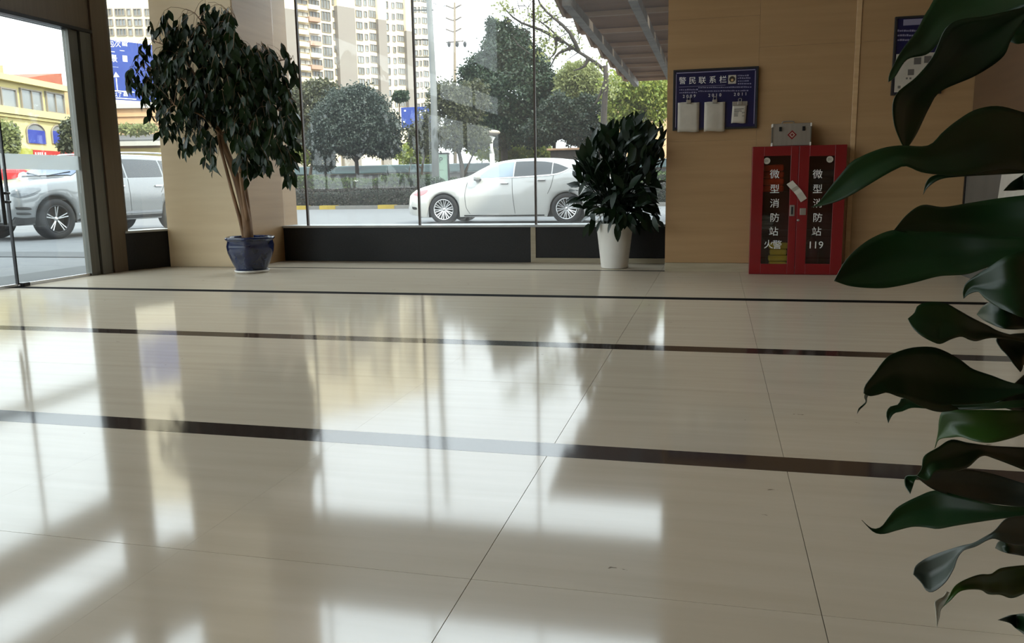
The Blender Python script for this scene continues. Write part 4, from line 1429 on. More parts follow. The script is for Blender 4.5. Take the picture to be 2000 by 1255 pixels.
# (pixel left, pixel right, kind, top pixel of the grey paint, outward step)
segs = [(505, 549, 'y', 0, 0.0), (549, 576, 'g', 19, 1.2), (576, 656, 'b', 0, 0.0), (656, 690, 'g', 16, 1.6), (690, 736, 'y', 0, 0.0), (736, 752, 'g', 40, 1.2), (752, 790, 'y', 0, 0.0), (790, 803, 'g', 62, 1.2), (803, 838, 'y', 0, 0.0)]
for (pa, pb, kd, gy, st) in segs:
    ua, ub = TF.uz(pa, 100)[0], TF.uz(pb, 100)[0]
    if kd == 'g':
        zg_ = TF.uz((pa + pb) / 2, gy)[1]
        MB().fbox(TF, ua, gz, ub, zg_, -12, st).build('blank_wall', 'tower_grey', tw_)
        MB().fbox(TF, ua, zg_, ub, ZT, -12, st).build('upper_wall', 'tower_yellow', tw_)
    else:
        MB().fbox(TF, ua, gz, ub, ZT, -12, 0.0).build('wall', 'tower_yellow', tw_)
row0 = {}
FH = 2.95


def col_win(pa, pb, ytop, h_px, n_, cols, dark, jit=0.0, frame=0.12):
    ua = TF.uz(pa, ytop)[0]
    ub = TF.uz(pb, ytop)[0]
    zt0 = TF.uz((pa + pb) / 2, ytop)[1]
    hh = zt0 - TF.uz((pa + pb) / 2, ytop + h_px)[1]
    for k in range(n_):
        z1 = zt0 - k * FH
        if z1 - hh < 14:
            break
        window_on(TF, tw_, ua, z1 - hh, ub, z1, dark if (k * 7 + int(pa)) % 3 else 'window_dark', cols, frame=frame)


col_win(540, 548, -22, 15, 7, 1, 'tower_white')
col_win(692, 704, -25, 14, 10, 2, 'window_grey')
col_win(708, 714, -23, 12, 10, 1, 'window_grey')
col_win(717.5, 731, -24, 14, 10, 3, 'window_grey')
col_win(746, 756, -20, 14, 11, 2, 'window_grey')
col_win(763, 768.5, -17, 12, 11, 1, 'window_grey')
col_win(772, 785, -17, 12, 11, 3, 'window_grey')
col_win(806, 812, -8, 11, 11, 1, 'window_grey')
col_win(815, 819, -8, 11, 11, 1, 'window_grey')
col_win(822, 832, -8, 12, 11, 2, 'window_grey')
# bay section with stacked loggias
for (pa, pb, mt, cols, yt, hp) in ((578, 598, 'tower_white', 2, -24, 9), (601, 621, 'window_dark', 3, -24, 13), (624, 642, 'window_dark', 3, -24, 18), (646, 654, 'window_grey', 1, -26, 13)):
    col_win(pa, pb, yt, hp, 10, cols, mt)
for (pa, pb, out, mt) in ((577, 599, 1.3, 'tower_yellow'), (600, 622, 1.6, 'tower_pink')):
    ua, ub = TF.uz(pa, 80)[0], TF.uz(pb, 80)[0]
    zt0 = TF.uz((pa + pb) / 2, -11)[1]
    for k in range(9):
        z1 = zt0 - k * FH
        MB().fbox(TF, ua, z1 - 1.05, ub, z1, 0.02, out).build('balcony', mt if k % 2 == 0 else 'tower_yellow', tw_)
# nearer tower seen left of the pillar
T2 = Facade(190, 150, 300, 150, gz)
t2 = thing('apartment_tower', T2.p(T2.w / 2, gz), 'cream tower block above the blue direction sign', 'building')
ua, ub = T2.uz(150, 40)[0], T2.uz(420, 40)[0]
MB().fbox(T2, ua, gz, ub, 60, -12, 0).build('wall', 'tower_yellow', t2)
for (pa, pb, cols) in ((208, 221, 2), (226, 246, 3), (249, 258, 1), (262, 278, 2), (284, 296, 2)):
    ua_, ub_ = T2.uz(pa, 40)[0], T2.uz(pb, 40)[0]
    for yy in (-18, 17, 37, 56):
        z1 = T2.uz(pa, yy)[1]
        window_on(T2, t2, ua_, z1 - 1.25, ub_, z1, 'window_grey' if (pa + yy) % 3 else 'window_dark', cols)
# peach block behind the SUV
F3 = Facade(190, 58, 330, 58, gz)
t3 = thing('peach_building', F3.p(F3.w / 2, gz), 'peach shop building with grey awning behind the SUV roof', 'building')
ua, ub = F3.uz(203, 250)[0], F3.uz(360, 250)[0]
zt3 = F3.uz(260, 203)[1]
MB().fbox(F3, ua, gz, ub, zt3 - 0.3, -8, 0).build('wall', 'shop_peach', t3)
MB().fbox(F3, ua - 0.2, zt3 - 0.3, ub, zt3, -8.1, 0.25).build('cornice', 'tower_white', t3)
for yy in (226, 240):
    z_ = F3.uz(260, yy)[1]
    MB().fbox(F3, ua, z_ - 0.06, ub, z_ + 0.06, 0, 0.12).build('string_course', 'shop_peach', t3)
za, zb3 = F3.uz(260, 262)[1], F3.uz(260, 277)[1]
m = MB()
m.prism([(0.0, za), (2.6, zb3), (2.6, zb3 - 0.1), (0.0, za - 0.1)], lambda a_, b_, d: F3.p(d, b_, a_), ua, ub)
m.build('awning', 'awning_grey', t3, fixn=True)
MB().fbox(F3, ua, zb3 - 0.4, ub, zb3 - 0.1, 2.45, 2.65).build('fascia', 'tower_white', t3)
MB().fbox(F3, ua, gz, ub, zb3 - 0.5, 0.0, 1.4).build('shop_front', 'shop_yellow', t3)
t = thing('bush', F3.p(F3.uz(268, 250)[0], gz, 5), 'pale flowering shrubs under the blue direction sign', 'bush')
q = np.array(F3.p(F3.uz(268, 250)[0], 0, 5))
MB().tube([q + np.array([0, 0, gz]), q + np.array([0, 0, F3.uz(268, 258)[1]])], [0.08, 0.05], 6).build('stem', 'bark', t)
crown('foliage', t, [B(245, 251, q[1], 14, 8), B(265, 253, q[1], 20, 9), B(290, 250, q[1], 14, 9)], 900, 0.22, 'leaf_pale')
# yellow arcade at the far left
F4 = Facade(-80, 44, 134, 54, gz)
t4 = thing('yellow_building', F4.p(F4.w / 2, gz), 'pale yellow two-storey arcade building seen through the glass door', 'building')
ue = F4.uz(131, 230)[0]
us = F4.uz(-120, 230)[0]
zc = F4.uz(65, 165)[1]
MB().fbox(F4, us, gz, ue, zc, -9, 0).build('wall', 'shop_yellow', t4)
for yy, hh, oo in ((163, 0.35, 0.45), (222, 0.4, 0.3), (232, 0.15, 0.18)):
    z_ = F4.uz(65, yy)[1]
    MB().fbox(F4, us, z_ - hh / 2, ue + 0.1, z_ + hh / 2, 0, oo).build('cornice', 'shop_yellow', t4)
MB().fbox(F4, ue - 0.2, gz, ue + 1.6, zc + 0.2, -9, -0.6).build('side_wing', 'shop_peach', t4)
zr = F4.uz(130, 150)[1]
m = MB()
m.prism([(F4.uz(36, 160)[0], zc), (ue + 1.6, zc), (ue + 1.6, zr + 0.4), (ue - 0.5, zr)], lambda a_, b_, d: F4.p(a_, b_, d), -6, -1.0)
m.build('red_roof', 'roof_red', t4, fixn=True)
m = MB()
m.prism([(us, zc + 0.2), (F4.uz(36, 158)[0], zc + 0.05), (ue + 1.6, zr + 0.35), (ue + 1.6, zr + 1.0), (us, F4.uz(0, 153)[1] + 0.1)], lambda a_, b_, d: F4.p(a_, b_, d), -6.2, -5.0)
m.build('back_parapet', 'shop_peach', t4, fixn=True)
for (pa, pb, ya, yb, cols) in ((-34, -4, 168, 212, 2), (-1, 30, 172, 214, 1), (38, 79, 175, 217, 2), (87, 122, 181, 221, 2)):
    ua_, ub_ = F4.uz(pa, 190)[0], F4.uz(pb, 190)[0]
    z1, z0 = F4.uz((pa + pb) / 2, ya)[1], F4.uz((pa + pb) / 2, yb)[1]
    window_on(F4, t4, ua_, z0, ub_, z1, 'window_grey', cols, frame=0.08, depth=0.14)
for (pa, pb, yt, yb) in ((4, 36, 240, 280), (50, 86, 242, 280), (99, 128, 245, 281)):
    ua_, ub_ = F4.uz(pa, 260)[0], F4.uz(pb, 260)[0]
    z1, z0 = F4.uz((pa + pb) / 2, yt)[1], F4.uz((pa + pb) / 2, yb)[1]
    r_ = (ub_ - ua_) / 2
    hz = min(r_ * 0.7, (z1 - z0) * 0.45)
    arc = [(ua_, z0), (ub_, z0)] + [((ua_ + ub_) / 2 + r_ * math.cos(w), z1 - hz + hz * math.sin(w)) for w in np.linspace(0, math.pi, 13)]
    wn = MB().prism(arc, lambda a_, b_, d: F4.p(a_, b_, d), 0.0, 0.05).build('arched_window', 'window_grey', t4, fixn=True)
    MB().fbox(F4, ua_ + 0.05, z0, ub_ - 0.05, z0 + (z1 - z0) * 0.68, 0.051, 0.09).build('blue_blind', 'blue_pane', wn)
    m = MB()
    pp = [F4.p(a_, b_, 0.08) for a_, b_ in arc]
    m.tube(pp[1:] + [pp[0]], 0.05, 4)
    m.build('arch_trim', 'window_frame', wn)
ua_, ub_ = F4.uz(50, 300)[0], F4.uz(133, 300)[0]
z1, z0 = F4.uz(90, 295)[1], F4.uz(90, 310)[1]
MB().fbox(F4, ua_, z0, ub_, z1, 0.3, 0.5).build('shop_sign', 'red_sign', t4)
wt = MB()
for k, px_ in enumerate((54, 59, 63, 67, 73, 79, 86, 92, 97, 103, 109)):
    a_ = F4.uz(px_, 300 + (5 if k > 4 else 0))
    wt.fbox(F4, a_[0] - 0.05, a_[1] - 0.08, a_[0] + 0.06, a_[1] + 0.07, 0.5, 0.51)
wt.build('shop_lettering', 'white_ink', t4)
MB().fbox(F4, F4.uz(28, 300)[0], z0, F4.uz(49, 300)[0], z1 + 0.05, 0.3, 0.5).build('side_sign', 'yellow_green_sign', t4)
f0 = foot(10, 34.0)
tree('street_tree', 'pale leafy tree at the left edge seen through the door', f0, [f0, at(11, 300, 34), at(12, 270, 34)], [], [B(10, 262, 34, 20, 22), B(18, 285, 34, 16, 18)], 1600, 0.2, 'leaf_pale', tr=0.08)
f0 = foot(138, 32.0)
tree('street_tree', 'brownish shrub-like tree seen beside the steel door stile', f0, [f0, at(138, 320, 32), at(138, 280, 32)], [], [B(138, 262, 32, 16, 26), B(128, 285, 32, 12, 10)], 1300, 0.2, 'leaf_olive', tr=0.07)
# yellow house at the right behind the trees
F5 = Facade(1190, 60, 1330, 60, gz)
t5 = thing('yellow_house', F5.p(F5.w / 2, gz), 'sunlit yellow house wall behind the white-potted plant', 'building')
ua, ub = F5.uz(1195, 200)[0], F5.uz(1420, 200)[0]
z1 = F5.uz(1260, 190)[1]
MB().fbox(F5, ua, gz, ub, z1, -8, 0).build('wall', 'shop_peach', t5)
MB().fbox(F5, ua - 0.3, z1, ub, z1 + 0.3, -8.2, 0.4).build('eave', 'shop_yellow', t5)
for px_ in (1225, 1262, 1288):
    a_ = F5.uz(px_, 215)
    window_on(F5, t5, a_[0] - 0.35, a_[1] - 0.8, a_[0] + 0.35, a_[1] + 0.2, 'window_grey', 2, frame=0.07, depth=0.12)

# dark shed wall between the saloon tail and the trees
q0, q1 = at(1075, 290, 39.2), at(1215, 290, 39.2)
sh = thing('garden_shed', ((q0[0] + q1[0]) / 2, 39.5, gz), 'low dark shed with pale eave behind the saloon tail', 'shed')
MB().box(q0[0], 39.2, gz, q1[0], 41.2, q0[2] - 0.1).build('wall', 'dark_bark', sh)
MB().box(q0[0] - 0.15, 39.0, q0[2] - 0.1, q1[0] + 0.15, 41.4, q0[2]).build('roof', 'canopy_lip', sh, bevel=0.02)

# ================================================================== things in the lobby
def leaf_mesh(name, matname, L, Wd, fold=0.12, curl=0.15, nrow=6):
    m = MB()
    rows = []
    for k in range(nrow + 1):
        t = k / nrow
        w = Wd / 2 * max(0.02, math.sin(math.pi * min(1, t * 0.97 + 0.02)) ** 0.75) * (1.1 - 0.35 * t)
        y = L * t
        z = -curl * L * t * t
        rows.append([(-w, y, z + fold * w), (0, y, z), (w, y, z + fold * w)])
    m.grid(rows)
    me = bpy.data.meshes.new(name)
    me.from_pydata(m.v, [], m.f)
    me.materials.append(M[matname])
    me.polygons.foreach_set('use_smooth', [True] * len(me.polygons))
    me.update()
    return me


def orient(P, D, N, scale):
    D = np.array(D, float)
    D /= np.linalg.norm(D)
    S = np.cross(D, N)
    S /= np.linalg.norm(S) + 1e-9
    Z = np.cross(S, D)
    return Matrix(((S[0] * scale, D[0] * scale, Z[0] * scale, P[0]), (S[1] * scale, D[1] * scale, Z[1] * scale, P[1]), (S[2] * scale, D[2] * scale, Z[2] * scale, P[2]), (0, 0, 0, 1)))


def scatter_leaves(root, P, D, N, S, meshes, massmat, L, Wd, limit=300):
    """the leaves nearest the viewer are single parts, the rest one part"""
    order = np.argsort(np.linalg.norm(P - CAM, axis=1))
    og = ORG[root.name]
    for k in order[:limit]:
        o = bpy.data.objects.new('leaf', meshes[int(k) % len(meshes)])
        COL.objects.link(o)
        o.parent = root
        o.matrix_local = orient(P[k] - og, D[k], N[k], S[k])
    r = order[limit:]
    if len(r):
        leaf_mass('foliage', P[r], D[r], N[r], S[r] * L, S[r] * Wd, massmat, root)


# ------------------------------------------------------------------ ficus in the blue pot
FX, FY = -4.875, 7.93
fic = thing('potted_ficus', (FX, FY, 0), 'weeping ficus tree in a glazed blue pot before the pillar', 'plant')
lob = lambda w: 1 + 0.035 * math.cos(6 * w + 0.4)
MB().lathe([(0.001, 0.022), (0.165, 0.022), (0.172, 0.05), (0.205, 0.12), (0.243, 0.22), (0.252, 0.29), (0.24, 0.34), (0.246, 0.352), (0.262, 0.362), (0.262, 0.382), (0.245, 0.388), (0.228, 0.38), (0.222, 0.33), (0.001, 0.33)], (FX, FY, 0), 48, sq=lob).build('pot', 'blue_glaze', fic, smooth=True)
MB().lathe([(0.001, 0.345), (0.223, 0.345)], (FX, FY, 0), 32).build('soil', 'soil', fic)
MB().lathe([(0.001, 0.001), (0.165, 0.001), (0.18, 0.012), (0.186, 0.03), (0.178, 0.03), (0.17, 0.02), (0.001, 0.02)], (FX, FY, 0), 40).build('saucer', 'white_gloss', fic, smooth=True)


def fp(px, py, Y=FY):
    return at(px, py, Y)


trunks = [([fp(487, 470), fp(480, 420), fp(471, 380), fp(459, 340), fp(444, 300, 7.88), fp(430, 262, 7.84), fp(418, 225, 7.8), fp(400, 180, 7.75)], 0.055, 0.022),
          ([fp(478, 470), fp(468, 425, 7.9), fp(455, 380, 7.87), fp(442, 330, 7.85), fp(430, 285, 7.82), fp(424, 250, 7.8)], 0.022, 0.014),
          ([fp(492, 470), fp(487, 425, 7.95), fp(482, 385, 7.96), fp(477, 345, 7.95), fp(480, 300, 7.92), fp(490, 250, 7.88), fp(500, 190, 7.85)], 0.026, 0.016),
          ([fp(484, 430, 7.9), fp(474, 370, 7.86), fp(468, 320, 7.82), fp(462, 260, 7.8), fp(452, 200, 7.78), fp(445, 130, 7.78)], 0.024, 0.013)]
for pts, r0, r1 in trunks:
    MB().tube(cat_rom(pts, 18), np.linspace(r0, r1, 18), 9).build('trunk', 'ficus_bark', fic, smooth=True)
branches = [[(400, 180), (370, 130), (335, 95), (300, 80)], [(418, 225), (380, 170), (345, 150), (300, 140)], [(445, 130), (430, 90), (400, 50), (380, 25)], [(445, 130), (450, 80), (455, 50), (462, 40)],
            [(500, 190), (520, 140), (540, 120), (570, 115)], [(500, 190), (530, 180), (560, 185), (578, 200)], [(452, 200), (480, 150), (500, 120), (520, 105)], [(430, 262), (400, 230), (370, 215), (340, 205)], [(490, 250), (520, 220), (550, 215), (575, 235)], [(452, 200), (440, 150), (420, 110), (400, 80)]]
bpts = []
for br in branches:
    dy = rng.uniform(-0.35, 0.12)
    P = cat_rom([fp(x, y, 7.8 + dy * k / 3) for k, (x, y) in enumerate(br)], 12)
    bpts += list(P)
    MB().tube(P, np.linspace(0.014, 0.005, 12), 6).build('branch', 'ficus_bark', fic, smooth=True)
bpts = np.array(bpts)
zones = [([(245, 160), (262, 100), (290, 48), (330, 32), (360, 40), (385, 60), (400, 100), (395, 170), (385, 215), (350, 240), (310, 215), (275, 180), (255, 165)], 680),
         ([(268, 170), (330, 200), (395, 200), (400, 250), (365, 290), (345, 285), (330, 240), (310, 280), (300, 230), (275, 195)], 230),
         ([(372, 12), (400, 14), (440, 25), (466, 36), (470, 46), (440, 38), (400, 28), (378, 20)], 60),
         ([(385, 65), (415, 50), (450, 60), (475, 80), (500, 95), (530, 105), (530, 240), (470, 260), (420, 240), (392, 200)], 900),
         ([(480, 100), (520, 95), (545, 105), (560, 160), (585, 190), (588, 260), (575, 330), (562, 345), (535, 300), (500, 345), (470, 320), (450, 260), (480, 150)], 1080),
         ([(545, 95), (570, 105), (584, 130), (578, 148), (562, 120)], 22),
         ([(386, 240), (425, 265), (420, 340), (405, 320), (392, 280)], 60),
         ([(465, 300), (500, 320), (505, 350), (480, 345), (466, 330)], 20)]
Pl, Dl, Nl, Sl = [], [], [], []
tw = MB()
for poly, n in zones:
    a = np.array(poly)
    made = 0
    while made < n:
        x, y = rng.uniform(a[:, 0].min(), a[:, 0].max()), rng.uniform(a[:, 1].min(), a[:, 1].max())
        if not inpoly(x, y, poly):
            continue
        yy = min(8.2, max(7.1, rng.normal(7.72, 0.26)))
        if x > 500:
            yy = min(8.3, max(7.1, rng.normal(7.8, 0.28)))
        c = at(x, y, yy)
        k = int(rng.integers(5, 9))
        # a drooping twig with leaves along it
        out = np.array([c[0] - FX, c[1] - FY, 0.0])
        out = out / (np.linalg.norm(out) + 1e-6)
        d = out * rng.uniform(0.1, 0.5) + np.array([rng.normal(0, 0.25), rng.normal(0, 0.2), -1.0])
        d /= np.linalg.norm(d)
        ln = 0.03 * k
        p0 = c - d * ln * 0.5 + out * -0.03
        near = bpts[np.argmin(np.linalg.norm(bpts - p0, axis=1))]
        gap = np.linalg.norm(near - p0)
        if gap < 0.4:
            arc = (near + p0) / 2 + np.array([0, 0, 0.12 * gap])
            tw.tube(cat_rom([near, arc, p0, c + d * ln * 0.45], 8), np.linspace(0.003, 0.0012, 8), 3)
        else:
            tw.tube([p0 + d * 0.01, c, c + d * ln * 0.45], [0.002, 0.002, 0.0012], 3)
        for q in range(k):
            t = (q + 0.5) / k
            p = p0 + d * ln * t
            sd = rvec(1)[0]
            dd = d * 0.75 + sd * 0.55 + np.array([0, 0, -0.35])
            p2 = p + dd / np.linalg.norm(dd) * 0.012
            pr = p2 + dd / np.linalg.norm(dd) * 0.1
            if p2[1] > 8.36 or pr[1] > 8.4:
                continue
            Pl.append(p2)
            Dl.append(dd)
            Nl.append(rvec(1)[0] * 0.8 + out * 0.6 + np.array([0, -0.3, 0.3]))
            Sl.append(rng.uniform(0.75, 1.2))
            made += 1
tw.build('twigs', 'ficus_bark', fic)['kind'] = 'stuff'
fl = [leaf_mesh('ficus_leaf_a', 'ficus_leaf_one', 0.118, 0.054), leaf_mesh('ficus_leaf_b', 'ficus_leaf_one', 0.125, 0.05, 0.2, 0.3)]
scatter_leaves(fic, np.array(Pl), np.array(Dl), np.array(Nl), np.array(Sl), fl, 'ficus_leaf', 0.118, 0.058)

# ------------------------------------------------------------------ plant in the tall white pot
WPX, WPY = -1.035, 8.70
wp = thing('potted_plant', (WPX, WPY, 0), 'bushy dark green plant in a tall tapered white pot', 'plant')
MB().lathe([(0.001, 0.002), (0.138, 0.002), (0.142, 0.012), (0.193, 0.465), (0.198, 0.472), (0.19, 0.476), (0.182, 0.47), (0.178, 0.42), (0.001, 0.42)], (WPX, WPY, 0), 48).build('pot', 'white_gloss', wp, smooth=True)
MB().lathe([(0.001, 0.43), (0.179, 0.43)], (WPX, WPY, 0), 32).build('soil', 'soil', wp)
outline = [(1160, 440), (1132, 415), (1120, 385), (1118, 355), (1128, 310), (1145, 290), (1158, 262), (1182, 248), (1205, 240), (1225, 234), (1252, 232), (1268, 250), (1300, 240), (1304, 300), (1304, 400), (1290, 436), (1255, 440), (1200, 446)]
Pl, Dl, Nl, Sl = [], [], [], []
pet = MB()
while len(Pl) < 560:
    x, y = rng.uniform(1118, 1304), rng.uniform(232, 446)
    if not inpoly(x, y, outline):
        continue
    yy = min(9.05, max(8.15, rng.normal(8.6, 0.24)))
    c = at(x, y, yy)
    if c[0] > -0.53:
        continue
    base = np.array([WPX + rng.normal(0, 0.05), WPY + rng.normal(0, 0.05), 0.44])
    out = c - np.array([WPX, WPY, 0.62])
    r_ = np.linalg.norm(out)
    out /= r_
    d = out * 0.7 + rvec(1)[0] * 0.5 + np.array([0, 0, 0.35 if c[2] > 0.9 else -0.35])
    d /= np.linalg.norm(d)
    s = rng.uniform(0.65, 1.15)
    p = c - d * 0.09 * s
    e = p + d * 0.2 * s
    if e[0] > -0.52 or p[0] > -0.52 or e[1] > 9.2 or e[2] < 0.3 or (e[2] < 0.46 and np.hypot(e[0] - WPX, e[1] - WPY) < 0.24):
        continue
    Pl.append(p)
    Dl.append(d)
    Nl.append(np.array([0, -0.35, 0.8]) + rvec(1)[0] * 0.6)
    Sl.append(s)
    if len(Pl) % 3 == 0:
        mid_ = (base + p) / 2 + np.array([out[0] * 0.05, out[1] * 0.05, 0.1])
        pet.tube(cat_rom([base, mid_, p], 6), 0.004, 4)
for (bx, by, dx, dy, dz, s) in ((1206, 436, 0.05, -0.25, -1, 1.0), (1150, 436, -0.4, -0.2, -0.9, 0.85), (1262, 422, 0.2, -0.1, -0.9, 0.8)):
    p = at(bx, by, 8.47)
    Pl.append(p)
    Dl.append(np.array([dx, dy, dz]))
    Nl.append(np.array([0.1, -1, 0.2]))
    Sl.append(s * 0.95)
pet.build('petioles', 'peace_leaf', wp)['kind'] = 'stuff'
pl = [leaf_mesh('peace_leaf_a', 'peace_leaf', 0.2, 0.085, 0.2, 0.15), leaf_mesh('peace_leaf_b', 'peace_leaf', 0.19, 0.075, 0.1, 0.35)]
scatter_leaves(wp, np.array(Pl), np.array(Dl), np.array(Nl), np.array(Sl), pl, 'peace_leaf_mass', 0.2, 0.1)

# ------------------------------------------------------------------ red fire cabinet
KX0, KX1, KF, KB, KH = 0.322, 1.155, 8.19, 8.366, 1.205
cab = thing('fire_cabinet', ((KX0 + KX1) / 2, (KF + KB) / 2, 0), 'red two-door micro fire station cabinet with glazed doors', 'cabinet')
m = MB()
m.box(KX0, KF + 0.022, 0.0, KX0 + 0.012, KB, KH).box(KX1 - 0.012, KF + 0.022, 0.0, KX1, KB, KH)
m.box(KX0 + 0.012, KF + 0.022, 0, KX1 - 0.012, KB, 0.06).box(KX0 + 0.012, KF + 0.022, KH - 0.012, KX1 - 0.012, KB, KH)
m.build('body', 'cab_red', cab, bevel=0.003)
MB().box(KX0 + 0.012, KB - 0.008, 0.06, KX1 - 0.012, KB, KH - 0.012).build('back_panel', 'cab_inside', cab)
SHZ = (0.42, 0.78)
for z in SHZ:
    MB().box(KX0 + 0.013, KF + 0.04, z - 0.008, KX1 - 0.013, KB - 0.009, z).build('shelf', 'cab_inside', cab)
kmid = 0.738


def ky(px, py):
    p = at(px, py, KF)
    return p[0], p[2]


for (x0, x1, pa, pb, ch, side_) in ((KX0, kmid - 0.002, 1489, 1541, 1513, 0), (kmid + 0.002, KX1, 1577, 1626, 1597, 1)):
    gx0, gx1 = at(pa, 410, KF)[0], at(pb, 410, KF)[0]
    gz0, gz1 = at(pa, 515, KF)[2], at(pa, 305, KF)[2]
    m = MB()
    m.box(x0, KF, 0.004, gx0, KF + 0.02, KH - 0.002).box(gx1, KF, 0.004, x1, KF + 0.02, KH - 0.002)
    m.box(gx0, KF, 0.004, gx1, KF + 0.02, gz0).box(gx0, KF, gz1, gx1, KF + 0.02, KH - 0.002)
    dr = m.build('door', 'cab_red', cab, bevel=0.002)
    MB().box(gx0, KF + 0.008, gz0, gx1, KF + 0.012, gz1).build('pane', 'cab_glass', dr)
    tx = MB()
    for c_, yy in zip('微型消防站', (341, 370, 398, 426, 453)):
        a_, b_ = ky(ch - (0 if yy < 440 else 2), yy)
        tx.text(c_, 0.09, lambda x, y: (a_ + x, KF + 0.006, b_ + y))
    if side_ == 0:
        for c_, q in (('火', (1501, 478)), ('警', (1518, 479))):
            a_, b_ = ky(*q)
            tx.text(c_, 0.09, lambda x, y: (a_ + x, KF + 0.006, b_ + y))
    else:
        a_, b_ = ky(1593, 479)
        tx.text('119', 0.095, lambda x, y: (a_ + x, KF + 0.006, b_ + y))
    tx.build('lettering', 'white_ink', dr)
    a_, b_ = ky(1498 if side_ == 0 else 1621, 314 if side_ == 0 else 311)
    st = MB().lathe([(0.001, 0.0), (0.03, 0.0), (0.03, -0.002)], (a_, KF + 0.005, b_), 20, axis='y').build('round_sticker', 'white_paper', dr)
    MB().text('01', 0.035, lambda x, y: (a_ + x, KF + 0.0045, b_ + y)).build('sticker_print', 'ink', st)
    a_, b_ = ky(1547 if side_ == 0 else 1568, 411 if side_ == 0 else 413)
    if side_ == 0:
        hp = MB().box(a_ - 0.022, KF - 0.008, b_ - 0.052, a_ + 0.022, KF - 0.0005, b_ + 0.052).build('handle', 'alu', dr, bevel=0.003)
        MB().box(a_ - 0.009, KF - 0.0095, b_ - 0.036, a_ + 0.009, KF - 0.0075, b_ + 0.036).build('finger_slot', 'ink', hp)
    else:
        MB().box(a_ - 0.027, KF - 0.006, b_ - 0.032, a_ + 0.027, KF - 0.0005, b_ + 0.032).build('handle_plate', 'alu', dr, bevel=0.003)
        a_, b_ = ky(1559, 430)
        MB().lathe([(0.001, 0.012), (0.011, 0.012), (0.012, 0.0)], (a_, KF, b_), 14, axis='y').build('lock', 'alu', dr, smooth=True)
# contents
def heap(name, label, cat, x0, x1, z0, h, mt, n=3, y0=None, y1=None):
    t = thing(name, ((x0 + x1) / 2, 8.29, z0), label, cat)
    for k in range(n):
        z = z0 + 0.001 + h * k / n
        j = rng.uniform(0, 0.012)
        MB().box(x0 + j, (y0 or KF + 0.05) + j, z, x1 - j, (y1 or KB - 0.02), z + h / n - 0.003).build('fold', mt, t, bevel=min(0.016, h / n * 0.4))
    return t


heap('folded_coat', 'orange-red folded fire coat on the cabinet upper shelf', 'coat', KX0 + 0.05, 0.62, 0.78, 0.26, 'orange_cloth', 4)
heap('folded_coat', 'dark folded coat behind the right cabinet glass', 'coat', 0.80, 1.1, 0.78, 0.2, 'dark_cloth', 3)
heap('folded_cloth', 'grey folded cloth on the cabinet middle shelf', 'cloth', KX0 + 0.05, 0.55, 0.42, 0.14, 'grey_cloth', 3)
heap('folded_cloth', 'yellow folded strap at the bottom of the cabinet', 'cloth', 0.5, 0.68, 0.06, 0.24, 'yellow_cloth', 4)
for k, x in enumerate((0.42, 0.9)):
    ex = thing('fire_extinguisher', (x, 8.29, 0.061), ('dark extinguisher at the bottom left inside the cabinet', 'dark extinguisher at the bottom right inside the cabinet')[k], 'extinguisher')
    MB().lathe([(0.001, 0.0), (0.055, 0.0), (0.06, 0.01), (0.06, 0.22), (0.045, 0.26), (0.02, 0.275), (0.018, 0.3), (0.001, 0.3)], (x, 8.29, 0.061), 20).build('cylinder', 'cab_inside', ex, smooth=True)
    MB().box(x - 0.012, 8.24, 0.361, x + 0.012, 8.33, 0.375).build('lever', 'black_metal', ex, bevel=0.003)
# paper strip stuck across the doors
m = MB()
pts = [(1542, 356, 0.0), (1551, 366, 0.014), (1556, 371, 0.006), (1561, 377, 0.016), (1570, 391, 0.012)]
rows = []
for k, (x, y, o_) in enumerate(pts):
    p = at(x, y, KF - 0.004 - o_)
    rows.append([p + np.array([-0.026, 0, -0.018]), p + np.array([0.026, 0, 0.018])])
m.grid(rows)
m.build('paper_strip', 'white_paper', None, solid=0.001)
tag(bpy.data.objects['paper_strip'], 'white folded paper strip hanging across the cabinet doors', 'paper')

# ------------------------------------------------------------------ first aid case on the cabinet
AX0, AX1, AZ = 0.497, 0.838, KH + 0.001
aid = thing('first_aid_case', ((AX0 + AX1) / 2, 8.29, AZ), 'silver first aid case standing on the red cabinet', 'case')
AH = 0.205
MB().box(AX0, 8.235, AZ, AX1, 8.345, AZ + AH).build('shell', 'alu', aid, bevel=0.006)
for x in (AX0, AX1):
    for z in (AZ, AZ + AH - 0.03):
        MB().box(x - 0.006, 8.229, z, x + 0.006, 8.351, z + 0.03).build('corner_cap', 'white_gloss', aid, bevel=0.002)
    MB().box(x - 0.004, 8.231, AZ + 0.031, x + 0.004, 8.349, AZ + AH - 0.031).build('edge_strip', 'steel', aid)
for x in (AX0 + 0.07, AX1 - 0.065):
    MB().box(x - 0.012, 8.226, AZ + 0.135, x + 0.012, 8.2345, AZ + 0.175).build('latch', 'black_metal', aid, bevel=0.002)
hx = AX0 + 0.14
MB().tube(cat_rom([(hx - 0.05, 8.29, AZ + AH), (hx - 0.045, 8.29, AZ + AH + 0.02), (hx + 0.045, 8.29, AZ + AH + 0.02), (hx + 0.05, 8.29, AZ + AH)], 12), 0.006, 8).build('handle', 'alu', aid, smooth=True)
ec = ((AX0 + AX1) / 2 + 0.005, AZ + 0.1)
m = MB()
m.prism([(ec[0] + r * 0.042, ec[1] + s * 0.042) for r, s in ((0, -1), (1, 0), (0, 1), (-1, 0))], lambda a_, b_, d: (a_, d, b_), 8.232, 8.2345)
em = m.build('emblem', 'cab_red', aid, bevel=0.0005)
m = MB()
m.prism([(ec[0] + r * 0.026, ec[1] + s * 0.026) for r, s in ((0, -1), (1, 0), (0, 1), (-1, 0))], lambda a_, b_, d: (a_, d, b_), 8.2305, 8.2319)
